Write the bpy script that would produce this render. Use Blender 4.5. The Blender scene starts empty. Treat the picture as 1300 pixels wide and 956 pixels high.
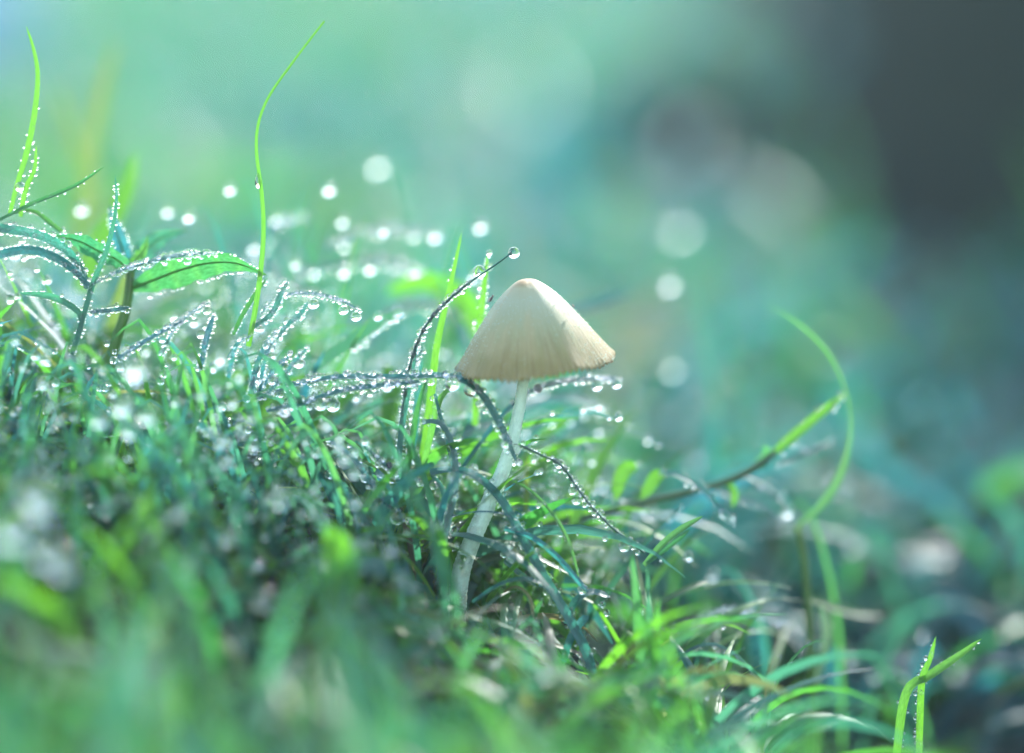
import bpy, bmesh, math, random
import numpy as np
from mathutils import Vector, noise as mnoise

SC = bpy.context.scene
COL = SC.collection
R = random.Random(11)
NR = np.random.RandomState(7)
rad = math.radians

# ------------------------------------------------------------------ units, camera, light
# One Blender unit is one centimetre (the whole scene is a macro view of a lawn).
SC.unit_settings.system = 'METRIC'
SC.unit_settings.scale_length = 0.01
PITCH, FOC, KPX = rad(11.0), 39.0, 1300 * 100 / 36.0
FW = np.array([0, math.cos(PITCH), -math.sin(PITCH)])
UP = np.array([0, math.sin(PITCH), math.cos(PITCH)])
RT = np.array([1.0, 0, 0])
# the mushroom's foot (seen 578 px across, 800 px down in the photograph) is the world's origin
CAM = -(FOC * (FW + (578 - 650) / KPX * RT + (478 - 800) / KPX * UP))


def P(px, py, d=0.0):
    """the real point that lies d cm beyond the plane of focus on the line of sight of a photo pixel"""
    return CAM + (FOC + d) * (FW + (px - 650) / KPX * RT + (478 - py) / KPX * UP)


def project(p):
    v = np.asarray(p) - CAM
    z = v @ FW
    return 650 + KPX * (v @ RT) / z, 478 - KPX * (v @ UP) / z, z - FOC


cam_d = bpy.data.cameras.new('camera')
cam = bpy.data.objects.new('camera', cam_d)
COL.objects.link(cam)
cam.location = CAM
cam.rotation_euler = (math.pi / 2 - PITCH, 0, 0)
cam_d.lens, cam_d.sensor_width = 100, 36
cam_d.clip_start, cam_d.clip_end = 0.5, 20000
cam_d.dof.use_dof = True
cam_d.dof.focus_distance = FOC
cam_d.dof.aperture_fstop = 0.1 / 3.0        # 100 mm lens, 3 cm aperture, in centimetre units
cam_d.dof.aperture_blades = 0
SC.camera = cam

SUN_EL, SUN_AZ = rad(34), rad(63)           # azimuth measured from +x (right) towards +y (away)
to_sun = Vector((math.cos(SUN_EL) * math.cos(SUN_AZ), math.cos(SUN_EL) * math.sin(SUN_AZ), math.sin(SUN_EL)))
world = bpy.data.worlds.new('World')
SC.world = world
world.use_nodes = True
wn = world.node_tree
sky = wn.nodes.new('ShaderNodeTexSky')
sky.sky_type = 'NISHITA'
sky.sun_disc = False
sky.sun_elevation = SUN_EL
sky.sun_rotation = math.pi / 2 - SUN_AZ
sky.air_density, sky.dust_density, sky.ozone_density = 1.3, 0.4, 0.9
bg = wn.nodes['Background']
bg.inputs['Strength'].default_value = 0.15
wn.links.new(sky.outputs[0], bg.inputs['Color'])

sun_d = bpy.data.lights.new('sun', 'SUN')
sun_d.energy = 2.8
sun_d.angle = rad(0.53)
sun_d.color = (1.0, 0.975, 0.93)
sun = bpy.data.objects.new('sun', sun_d)
COL.objects.link(sun)
sun.rotation_euler = to_sun.to_track_quat('Z', 'Y').to_euler()

ADDED_HAZE = 0.0002  # density of the volume added to lift the shadows
vs = SC.view_settings
vs.view_transform = 'Standard'
vs.look = 'None'
vs.gamma = 1
vs.exposure = 2.4
SC.cycles.use_adaptive_sampling = False
SC.cycles.max_bounces = 10
SC.cycles.transmission_bounces = 8
SC.cycles.transparent_max_bounces = 8
SC.cycles.sample_clamp_indirect = 6


# ------------------------------------------------------------------ materials
def mat(name):
    m = bpy.data.materials.new(name)
    m.use_nodes = True
    nt = m.node_tree
    nt.nodes.clear()
    return m, nt, nt.nodes, nt.links


def node(nt, t, **kw):
    n = nt.nodes.new(t)
    for k, v in kw.items():
        if k in ('blend_type', 'operation', 'data_type', 'attribute_name', 'noise_dimensions', 'bands_direction', 'wave_type', 'feature', 'vector_type', 'interpolation_type'):
            setattr(n, k, v)
        else:
            n.inputs[k].default_value = v
    return n


def mix(nt, fac, a, b, blend='MIX'):
    n = nt.nodes.new('ShaderNodeMix')
    n.data_type = 'RGBA'
    n.blend_type = blend
    for s, v in ((0, fac), (6, a), (7, b)):
        if hasattr(v, 'is_linked') or hasattr(v, 'node'):
            nt.links.new(v, n.inputs[s])
        else:
            n.inputs[s].default_value = v if s == 0 else (*v, 1)
    return n.outputs[2]


def grass_material():
    """blade of grass; the point attribute 'tint' = (yellowness, dewiness, dryness) is the blade's own kind"""
    m, nt, N, L = mat('grass')
    at = node(nt, 'ShaderNodeAttribute', attribute_name='tint')
    sp = N.new('ShaderNodeSeparateColor')
    L.new(at.outputs['Color'], sp.inputs[0])
    uv = N.new('ShaderNodeUVMap')
    mp = node(nt, 'ShaderNodeMapping', Scale=(16.0, 3.0, 1.0))
    L.new(uv.outputs[0], mp.inputs['Vector'])
    nz = node(nt, 'ShaderNodeTexNoise', Scale=1.0, Detail=3.0)
    L.new(mp.outputs[0], nz.inputs['Vector'])
    g = mix(nt, sp.outputs[0], (0.020, 0.115, 0.034), (0.085, 0.22, 0.016))
    g = mix(nt, sp.outputs[1], g, (0.022, 0.130, 0.175))  # dewy blades: blue of the reflected sky put into the base colour
    g = mix(nt, sp.outputs[2], g, (0.16, 0.12, 0.055))
    dark = mix(nt, 1.0, g, (0.45, 0.58, 0.5), 'MULTIPLY')
    cst = node(nt, 'ShaderNodeMapRange')
    cst.inputs['From Min'].default_value, cst.inputs['From Max'].default_value = 0.34, 0.66
    L.new(nz.outputs['Fac'], cst.inputs['Value'])
    col = mix(nt, cst.outputs[0], dark, g)
    tr = mix(nt, sp.outputs[0], (0.040, 0.27, 0.045), (0.16, 0.46, 0.03))
    tr = mix(nt, sp.outputs[1], tr, (0.028, 0.23, 0.29))  # the same sky blue put into the translucent colour
    tr = mix(nt, sp.outputs[2], tr, (0.24, 0.19, 0.07))
    trv = mix(nt, cst.outputs[0], mix(nt, 1.0, tr, (0.5, 0.62, 0.5), 'MULTIPLY'), tr)
    geo = N.new('ShaderNodeNewGeometry')
    fine = node(nt, 'ShaderNodeTexNoise', Scale=90.0, Detail=1.0)
    L.new(geo.outputs['Position'], fine.inputs['Vector'])
    hsum = node(nt, 'ShaderNodeMath', operation='MULTIPLY')
    L.new(fine.outputs['Fac'], hsum.inputs[0])
    L.new(sp.outputs[1], hsum.inputs[1])
    hadd = node(nt, 'ShaderNodeMath', operation='ADD')
    L.new(hsum.outputs[0], hadd.inputs[0])
    L.new(nz.outputs['Fac'], hadd.inputs[1])
    bp = node(nt, 'ShaderNodeBump', Strength=0.5, Distance=0.01)
    L.new(hadd.outputs[0], bp.inputs['Height'])
    pb = node(nt, 'ShaderNodeBsdfPrincipled', Roughness=0.42)
    pb.inputs['Specular IOR Level'].default_value = 0.5
    pb.inputs['Coat Roughness'].default_value = 0.45
    pb.inputs['Coat IOR'].default_value = 1.33
    L.new(col, pb.inputs['Base Color'])
    cw = node(nt, 'ShaderNodeMath', operation='MULTIPLY')
    cw.inputs[1].default_value = 0.6
    L.new(sp.outputs[1], cw.inputs[0])
    L.new(cw.outputs[0], pb.inputs['Coat Weight'])
    L.new(bp.outputs[0], pb.inputs['Normal'])
    tb = N.new('ShaderNodeBsdfTranslucent')
    L.new(trv, tb.inputs['Color'])
    ms = node(nt, 'ShaderNodeMixShader', Fac=0.5)
    L.new(pb.outputs[0], ms.inputs[1])
    L.new(tb.outputs[0], ms.inputs[2])
    out = N.new('ShaderNodeOutputMaterial')
    L.new(ms.outputs[0], out.inputs['Surface'])
    return m


def water_material(name, rough):
    m, nt, N, L = mat(name)
    g = node(nt, 'ShaderNodeBsdfGlass', Roughness=rough, IOR=1.333)
    g.inputs['Color'].default_value = (1, 1, 1, 1)
    out = N.new('ShaderNodeOutputMaterial')
    L.new(g.outputs[0], out.inputs['Surface'])
    return m


def soil_material():
    m, nt, N, L = mat('soil')
    geo = N.new('ShaderNodeNewGeometry')
    n1 = node(nt, 'ShaderNodeTexNoise', Scale=0.5, Detail=6.0)
    n2 = node(nt, 'ShaderNodeTexNoise', Scale=6.0, Detail=5.0)
    L.new(geo.outputs['Position'], n1.inputs['Vector'])
    L.new(geo.outputs['Position'], n2.inputs['Vector'])
    c = mix(nt, n1.outputs['Fac'], (0.006, 0.010, 0.010), (0.018, 0.024, 0.022))
    c = mix(nt, n2.outputs['Fac'], c, (0.012, 0.028, 0.020))
    bp = node(nt, 'ShaderNodeBump', Strength=0.8, Distance=0.1)
    L.new(n2.outputs['Fac'], bp.inputs['Height'])
    pb = N.new('ShaderNodeBsdfDiffuse')
    L.new(c, pb.inputs['Color'])
    L.new(bp.outputs[0], pb.inputs['Normal'])
    out = N.new('ShaderNodeOutputMaterial')
    L.new(pb.outputs[0], out.inputs['Surface'])
    return m


def cap_material():
    """uv: u runs round the cap, v from the apex (0) to the rim (1)"""
    m, nt, N, L = mat('mushroom_cap')
    uv = N.new('ShaderNodeUVMap')
    sx = N.new('ShaderNodeSeparateXYZ')
    L.new(uv.outputs[0], sx.inputs[0])

    def stretched(su, sv, detail):
        mp = node(nt, 'ShaderNodeMapping', Scale=(su, sv, 1.0))
        L.new(uv.outputs[0], mp.inputs['Vector'])
        z = node(nt, 'ShaderNodeTexNoise', Scale=1.0, Detail=detail)
        L.new(mp.outputs[0], z.inputs['Vector'])
        return z.outputs['Fac']
    fib = stretched(420.0, 4.0, 3.0)
    blot = stretched(14.0, 2.2, 3.0)
    streak = stretched(230.0, 1.0, 2.0)
    ramp = N.new('ShaderNodeValToRGB')
    L.new(sx.outputs['Y'], ramp.inputs[0])
    cr = ramp.color_ramp
    cr.elements[0].position, cr.elements[0].color = 0.0, (0.50, 0.28, 0.09, 1)
    cr.elements[1].position, cr.elements[1].color = 1.0, (0.37, 0.29, 0.10, 1)
    for p, c in ((0.085, (0.44, 0.27, 0.08)), (0.16, (0.50, 0.47, 0.27)), (0.30, (0.47, 0.49, 0.32)), (0.60, (0.42, 0.41, 0.21)), (0.84, (0.35, 0.30, 0.10))):
        e = cr.elements.new(p)
        e.color = (*c, 1)
    c = ramp.outputs[0]
    rim = node(nt, 'ShaderNodeMapRange', interpolation_type='SMOOTHSTEP')
    rim.inputs['From Min'].default_value, rim.inputs['From Max'].default_value = 0.45, 0.95
    L.new(sx.outputs['Y'], rim.inputs['Value'])
    st = node(nt, 'ShaderNodeMapRange')
    st.inputs['From Min'].default_value, st.inputs['From Max'].default_value = 0.42, 0.62
    L.new(streak, st.inputs['Value'])
    stm = node(nt, 'ShaderNodeMath', operation='MULTIPLY')
    L.new(st.outputs[0], stm.inputs[0])
    L.new(rim.outputs[0], stm.inputs[1])
    stk = node(nt, 'ShaderNodeMath', operation='MULTIPLY')
    stk.inputs[1].default_value = 0.85
    L.new(stm.outputs[0], stk.inputs[0])
    c = mix(nt, stk.outputs[0], c, (0.24, 0.16, 0.045))
    bl = node(nt, 'ShaderNodeMapRange')
    bl.inputs['From Min'].default_value, bl.inputs['From Max'].default_value = 0.5, 0.75
    bl.inputs['To Max'].default_value = 0.65
    L.new(blot, bl.inputs['Value'])
    c = mix(nt, bl.outputs[0], c, (0.54, 0.42, 0.22))
    fb = mix(nt, fib, (0.80, 0.78, 0.74), (1, 1, 1))
    c = mix(nt, 1.0, c, fb, 'MULTIPLY')
    hh = node(nt, 'ShaderNodeMath', operation='ADD')
    L.new(fib, hh.inputs[0])
    L.new(stm.outputs[0], hh.inputs[1])
    bp = node(nt, 'ShaderNodeBump', Strength=0.45, Distance=0.012)
    L.new(hh.outputs[0], bp.inputs['Height'])
    pb = node(nt, 'ShaderNodeBsdfPrincipled', Roughness=0.5)
    pb.inputs['Sheen Weight'].default_value = 0.25
    L.new(c, pb.inputs['Base Color'])
    L.new(bp.outputs[0], pb.inputs['Normal'])
    tb = N.new('ShaderNodeBsdfTranslucent')
    L.new(c, tb.inputs['Color'])
    ms = node(nt, 'ShaderNodeMixShader', Fac=0.45)
    L.new(pb.outputs[0], ms.inputs[1])
    L.new(tb.outputs[0], ms.inputs[2])
    out = N.new('ShaderNodeOutputMaterial')
    L.new(ms.outputs[0], out.inputs['Surface'])
    return m


def simple_material(name, a, b, scale, rough=0.6, trans=0.0, bump=0.3, sss=0.0, dist=0.02, stretch=None):
    m, nt, N, L = mat(name)
    if stretch:
        uv = N.new('ShaderNodeUVMap')
        mp = node(nt, 'ShaderNodeMapping', Scale=stretch)
        L.new(uv.outputs[0], mp.inputs['Vector'])
        src = mp.outputs[0]
    else:
        src = N.new('ShaderNodeNewGeometry').outputs['Position']
    nz = node(nt, 'ShaderNodeTexNoise', Scale=scale, Detail=4.0)
    L.new(src, nz.inputs['Vector'])
    c = mix(nt, nz.outputs['Fac'], a, b)
    bp = node(nt, 'ShaderNodeBump', Strength=bump, Distance=dist)
    L.new(nz.outputs['Fac'], bp.inputs['Height'])
    pb = node(nt, 'ShaderNodeBsdfPrincipled', Roughness=rough)
    L.new(c, pb.inputs['Base Color'])
    L.new(bp.outputs[0], pb.inputs['Normal'])
    if sss:
        pb.inputs['Subsurface Weight'].default_value = 1.0
        pb.inputs['Subsurface Scale'].default_value = sss
        pb.inputs['Subsurface Radius'].default_value = (1.0, 1.0, 1.0)
    sh = pb.outputs[0]
    if trans:
        tb = N.new('ShaderNodeBsdfTranslucent')
        L.new(c, tb.inputs['Color'])
        ms = node(nt, 'ShaderNodeMixShader', Fac=trans)
        L.new(sh, ms.inputs[1])
        L.new(tb.outputs[0], ms.inputs[2])
        sh = ms.outputs[0]
    out = N.new('ShaderNodeOutputMaterial')
    L.new(sh, out.inputs['Surface'])
    return m


def bead_material(name, rough, clear):
    m, nt, N, L = mat(name)
    g = node(nt, 'ShaderNodeBsdfGlass', Roughness=rough, IOR=1.333)
    tr = N.new('ShaderNodeBsdfTransparent')
    b = node(nt, 'ShaderNodeMixShader', Fac=clear)
    L.new(g.outputs[0], b.inputs[1])
    L.new(tr.outputs[0], b.inputs[2])
    out = N.new('ShaderNodeOutputMaterial')
    L.new(b.outputs[0], out.inputs['Surface'])
    return m


M_GRASS = grass_material()
M_BEAD = bead_material('dew', 0.13, 0.36)
M_DROP = water_material('water_drop', 0.02)
M_FARDEW = water_material('lawn_dew', 0.2)
M_GLINT = water_material('clear_dew', 0.09)
M_SOIL = soil_material()
M_CAP = cap_material()
M_GILL = simple_material('mushroom_gills', (0.42, 0.33, 0.20), (0.55, 0.45, 0.30), 20, 0.7, 0.4)
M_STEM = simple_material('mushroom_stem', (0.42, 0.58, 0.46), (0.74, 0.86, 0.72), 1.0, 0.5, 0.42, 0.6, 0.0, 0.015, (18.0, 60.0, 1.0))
_nt = M_STEM.node_tree
_pb = next(n for n in _nt.nodes if n.type == 'BSDF_PRINCIPLED')
_tb = next(n for n in _nt.nodes if n.type == 'BSDF_TRANSLUCENT')
_src = _pb.inputs['Base Color'].links[0].from_socket
_uv = _nt.nodes.new('ShaderNodeUVMap')
_mp = node(_nt, 'ShaderNodeMapping', Scale=(3.0, 14.0, 1.0))
_nt.links.new(_uv.outputs[0], _mp.inputs['Vector'])
_nz = node(_nt, 'ShaderNodeTexNoise', Scale=1.0, Detail=5.0)
_nt.links.new(_mp.outputs[0], _nz.inputs['Vector'])
_sx = _nt.nodes.new('ShaderNodeSeparateXYZ')
_nt.links.new(_uv.outputs[0], _sx.inputs[0])
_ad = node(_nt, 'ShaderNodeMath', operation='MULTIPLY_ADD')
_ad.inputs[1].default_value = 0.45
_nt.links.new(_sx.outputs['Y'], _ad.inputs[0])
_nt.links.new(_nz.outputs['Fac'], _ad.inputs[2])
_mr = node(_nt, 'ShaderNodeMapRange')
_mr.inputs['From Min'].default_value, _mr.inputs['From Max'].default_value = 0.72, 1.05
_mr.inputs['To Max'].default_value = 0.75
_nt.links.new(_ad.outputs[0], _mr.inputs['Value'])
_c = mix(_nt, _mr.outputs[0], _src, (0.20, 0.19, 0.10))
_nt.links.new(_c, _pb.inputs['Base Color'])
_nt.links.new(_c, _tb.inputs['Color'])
M_FLY = simple_material('insect', (0.012, 0.012, 0.014), (0.04, 0.035, 0.03), 60, 0.35)
M_WING = simple_material('insect_wing', (0.16, 0.15, 0.13), (0.3, 0.28, 0.25), 60, 0.3, 0.5)
M_STONE = simple_material('stone', (0.08, 0.20, 0.34), (0.16, 0.34, 0.52), 0.5, 0.45, 0, 0.6, 0, 0.2)  # blue of an indistinct corner patch, given to a guessed stone


# ------------------------------------------------------------------ mesh helpers
def build(name, verts, faces, material, parent=None, tint=None, uv=None, smooth=True, loc=None):
    """one mesh object with its origin at loc (or at its parent's origin); verts are world positions"""
    verts = np.asarray(verts, dtype=np.float64)
    if parent is not None:
        o0 = np.array(parent.location)
        if parent.parent is not None:
            o0 = o0 + np.array(parent.parent.location)
    else:
        o0 = np.array(loc if loc is not None else (0, 0, 0), dtype=float)
    me = bpy.data.meshes.new(name)
    if isinstance(faces, np.ndarray):
        nf, k = faces.shape
        me.vertices.add(len(verts))
        me.vertices.foreach_set('co', (verts - o0).astype(np.float32).ravel())
        me.loops.add(nf * k)
        me.loops.foreach_set('vertex_index', faces.astype(np.int32).ravel())
        me.polygons.add(nf)
        me.polygons.foreach_set('loop_start', np.arange(0, nf * k, k, dtype=np.int32))
        me.update(calc_edges=True)
    else:
        me.from_pydata([tuple(v) for v in (verts - o0)], [], [tuple(f) for f in faces])
    nl = len(me.loops)
    vi = np.empty(nl, dtype=np.int32)
    me.loops.foreach_get('vertex_index', vi)
    if uv is not None:
        ul = me.uv_layers.new(name='UVMap')
        ul.data.foreach_set('uv', np.asarray(uv, dtype=np.float32)[vi].ravel())
    if tint is not None:
        t = np.ones((len(verts), 4), dtype=np.float32)
        t[:, :3] = tint
        a = me.attributes.new('tint', 'FLOAT_COLOR', 'POINT')
        a.data.foreach_set('color', t.ravel())
    if smooth:
        me.polygons.foreach_set('use_smooth', np.ones(len(me.polygons), dtype=bool))
    me.materials.append(material)
    me.validate()
    o = bpy.data.objects.new(name, me)
    COL.objects.link(o)
    if parent is not None:
        o.parent = parent
    else:
        o.location = o0
    return o


def tag(o, label=None, cat=None, group=None, kind=None):
    for k, v in (('label', label), ('category', cat), ('group', group), ('kind', kind)):
        if v:
            o[k] = v
    return o


def empty(name, loc):
    o = bpy.data.objects.new(name, None)
    o.empty_display_size = 0.2
    COL.objects.link(o)
    o.location = tuple(loc)
    return o


_b = bmesh.new()
bmesh.ops.create_icosphere(_b, subdivisions=2, radius=1)
ICO_V = np.array([v.co[:] for v in _b.verts])
ICO_F = np.array([[v.index for v in f.verts] for f in _b.faces])
_b.free()
_b = bmesh.new()
bmesh.ops.create_icosphere(_b, subdivisions=1, radius=1)
ICO1_V = np.array([v.co[:] for v in _b.verts])
ICO1_F = np.array([[v.index for v in f.verts] for f in _b.faces])
_b.free()
_b = bmesh.new()
bmesh.ops.create_uvsphere(_b, u_segments=28, v_segments=18, radius=1)
UVS_V = np.array([v.co[:] for v in _b.verts])
UVS_F = [[v.index for v in f.verts] for f in _b.faces]
_b.free()


def spheres(centres, radii, fine=True):
    V, F = (ICO_V, ICO_F) if fine else (ICO1_V, ICO1_F)
    c = np.asarray(centres)
    r = np.asarray(radii)
    sq = NR.uniform(0.86, 1.12, (len(c), 1, 3))
    vv = c[:, None, :] + V[None] * r[:, None, None] * sq
    ff = F[None] + (np.arange(len(c)) * len(V))[:, None, None]
    return vv.reshape(-1, 3), ff.reshape(-1, 3)


def catmull(pts, n):
    p = np.asarray(pts, dtype=float)
    if len(p) == 2:
        t = np.linspace(0, 1, n)[:, None]
        return p[0] * (1 - t) + p[1] * t
    q = np.vstack([2 * p[0] - p[1], p, 2 * p[-1] - p[-2]])
    out = []
    m = len(p) - 1
    for t in np.linspace(0, m - 1e-6, n * 4):
        i = int(t)
        f = t - i
        a, b, c, d = q[i:i + 4]
        out.append(0.5 * (2 * b + (c - a) * f + (2 * a - 5 * b + 4 * c - d) * f * f + (3 * b - a - 3 * c + d) * f ** 3))
    out = np.array(out)
    L = np.concatenate([[0], np.cumsum(np.linalg.norm(np.diff(out, axis=0), axis=1))])
    s = np.linspace(0, L[-1], n)
    return np.stack([np.interp(s, L, out[:, k]) for k in range(3)], 1)


def unit(a):
    return a / (np.linalg.norm(a, axis=-1, keepdims=True) + 1e-12)


def frames(c, roll0=0.0, roll1=0.0):
    t = unit(np.gradient(c, axis=0))
    n = np.tile(-FW + 0.25 * UP, (len(c), 1))
    n = unit(n - (n * t).sum(1, keepdims=True) * t)
    s = np.cross(t, n)
    a = np.linspace(roll0, roll1, len(c))[:, None]
    return t, np.cos(a) * s + np.sin(a) * n, np.cos(a) * n - np.sin(a) * s


def strip(c, h, s, n, fold=0.25, across=5, wavy=0.0, curl=0.0):
    """a blade or leaf as a folded sheet: h = half widths along the centre line c"""
    m = len(c)
    us = np.linspace(-1, 1, across)
    ph = R.uniform(0, 6)
    V = []
    UV = []
    for i in range(m):
        for u in us:
            w = wavy * math.sin(i * 1.1 + ph + (2 if u > 0 else 0)) * abs(u) ** 2
            V.append(c[i] + s[i] * u * h[i] * (1 - 0.25 * curl * u * u) + n[i] * h[i] * (fold * (abs(u) - 0.4) + w - curl * u * u))
            UV.append((u * 0.5 + 0.5, i / (m - 1) * 8))
    F = []
    for i in range(m - 1):
        for j in range(across - 1):
            a = i * across + j
            F.append((a, a + 1, a + across + 1, a + across))
    return np.array(V), np.array(F), np.array(UV)


def tube(c, r, seg=10, wob=0.0):
    t, s, n = frames(c)
    r = np.broadcast_to(r, (len(c),))
    V, UV = [], []
    for i in range(len(c)):
        for k in range(seg):
            a = 2 * math.pi * k / seg
            rr = r[i] * (1 + wob * R.uniform(-1, 1))
            V.append(c[i] + rr * (math.cos(a) * s[i] + math.sin(a) * n[i]))
            UV.append((k / seg, i / (len(c) - 1)))
    F = []
    for i in range(len(c) - 1):
        for k in range(seg):
            F.append((i * seg + k, i * seg + (k + 1) % seg, (i + 1) * seg + (k + 1) % seg, (i + 1) * seg + k))
    F = np.array(F)
    return np.array(V), F, np.array(UV)


# ------------------------------------------------------------------ ground
def ground_z(x, y):
    x = np.asarray(x, dtype=float)
    y = np.asarray(y, dtype=float)
    left = np.clip(-x, 0, None)
    near = np.exp(-((y - 1) / np.where(y > 1, 14.0, 6.0)) ** 2)
    z = 3.6 * (1 - np.exp(-(left / 8.0) ** 1.4)) * near - 0.35 * near - 1.2 * (1 - np.exp(-(np.clip(1 - y, 0, None) / 6.0) ** 2))
    z = z - 3.4 * (1 - np.exp(-(np.clip(x - 0.8, 0, None) / 3.4) ** 2)) * near
    z = z - 0.9 * (1 - np.exp(-(np.clip(y - 4, 0, None) / 12.0) ** 2))
    z = z + 0.25 * np.sin(x * 0.37 + 1) * np.cos(y * 0.31) * (1 - np.exp(-((x ** 2 + y ** 2) / 20)))
    # bare hummock added in the lawn, its steep backlit face gives a dark blot
    hy_ = np.clip((y - 46) / 4.0, 0, 1)
    z = z + 5.0 * np.exp(-((x - 5.6) / 2.8) ** 2) * hy_ * hy_ * (3 - 2 * hy_) * np.exp(-(np.clip(y - 50, 0, None) / 10.0) ** 2)
    # steep earth bank added at the far right for a dark shaded zone
    sx_ = np.clip((x - 7.0 - (y - 45) * 0.04) / 13.0, 0, 1)
    sy_ = np.clip((y - np.clip(52 - 3.2 * (x - 6), 26, 52) - 2 * np.sin(x * 0.9)) / 8.0, 0, 1)
    z = z + 17.0 * sx_ * sx_ * (3 - 2 * sx_) * sy_ * sy_ * (3 - 2 * sy_) * np.exp(-(np.clip(y - 100, 0, None) / 160.0) ** 2)
    return z


def bare(x, y):
    """0..1: how bare of grass the ground is (on the added earth bank and hummock)"""
    b = np.clip((x - 5.0 - (y - 45) * 0.03) / 7.0, 0, 1) * np.clip((y - 16) / 14.0, 0, 1)
    b2 = np.exp(-((x - 5.6) / 3.2) ** 2 - ((y - 48) / 9.0) ** 2) * 1.4
    return np.clip(b + b2, 0, 1)


gx = np.concatenate([-np.geomspace(60, 3000, 14)[::-1], np.linspace(-50, 50, 101), np.geomspace(60, 3000, 14)])
gy = np.concatenate([-np.geomspace(45, 3000, 8)[::-1], np.linspace(-40, 160, 181), np.geomspace(170, 4000, 18)])
GX, GY = np.meshgrid(gx, gy)
GZ = ground_z(GX, GY)
jit = np.array([mnoise.noise((a * 0.9, b * 0.9, 0.0)) for a, b in zip(GX.ravel(), GY.ravel())]).reshape(GX.shape)
GZ = GZ + 0.15 * jit - 0.05
gv = np.stack([GX.ravel(), GY.ravel(), GZ.ravel()], 1)
w = len(gx)
ii = (np.arange(len(gy) - 1)[:, None] * w + np.arange(w - 1)[None]).ravel()
gf = np.stack([ii, ii + 1, ii + w + 1, ii + w], 1)
tag(build('ground', gv, gf, M_SOIL), kind='structure')


# ------------------------------------------------------------------ stone guessed for an indistinct blue patch on the far lawn
def stone(label, px, py, d, w, h, material):
    p = P(px, py, d)
    p[2] = float(ground_z(p[0], p[1])) - 0.1 * h
    q = P(px, py, d)[2]
    hh = max(h, (q - p[2]) * 1.25)
    V = []
    for v in UVS_V:
        k = 1 + 0.18 * mnoise.noise(Vector(v) * 1.4 + Vector((px, 0, 0))) + 0.06 * mnoise.noise(Vector(v) * 4)
        V.append((p[0] + v[0] * w * k, p[1] + v[1] * w * 0.7 * k, p[2] + max(v[2], -0.3) * hh * k))
    tag(build('stone', V, UVS_F, material, loc=p), label, 'stone', 'guessed stones on the far lawn')


stone('indistinct blue patch built as a blurred stone, at the top corner behind the tall bent blade', -40, -26, 70, 2.6, 3, M_STONE)

# ------------------------------------------------------------------ the mushroom
def bead_rows(c, s, n, h, t, spacing, r0, r1, surface=0.3, skip=0.15, edges=(1, -1), lo=0.0, hi=1.0):
    L = np.linalg.norm(np.diff(c, axis=0), axis=1).sum()
    cs, rs = [], []
    idx = np.arange(len(c))
    nb = max(2, int(L / spacing))

    def at(f, arr):
        return np.array([np.interp(f * (len(c) - 1), idx, arr[:, k]) for k in range(3)])
    for e in edges:
        ph_ = R.uniform(0, 9)
        for k in range(nb):
            if R.random() < skip + 0.35 * max(0, math.sin(ph_ + 14.0 * k / nb * L / 2)):
                continue
            f = (k + R.uniform(-0.6, 0.6)) / nb
            if not lo <= f <= hi:
                continue
            hh = np.interp(f * (len(c) - 1), idx, h)
            r = r0 + (r1 - r0) * R.random() ** 2.0 * R.uniform(0.7, 1.25)
            if R.random() < 0.05:
                r *= R.uniform(1.5, 2.3)
            cs.append(np.array([0, 0, -0.5 * r * (r > 0.04)]) + at(f, c) + e * at(f, s) * (hh + 0.7 * r) + at(f, n) * R.uniform(-0.3, 0.6) * r)
            rs.append(r)
    for k in range(int(nb * 2 * surface * 2)):
        f = R.uniform(lo, hi)
        hh = np.interp(f * (len(c) - 1), idx, h)
        r = (r0 + (r1 - r0) * R.random() ** 1.9) * 0.9
        side = 1 if R.random() < 0.75 else -1
        cs.append(at(f, c) + at(f, s) * R.uniform(-0.9, 0.9) * hh + at(f, n) * side * (0.85 * r + 0.15 * hh))
        rs.append(r)
    return cs, rs


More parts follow.
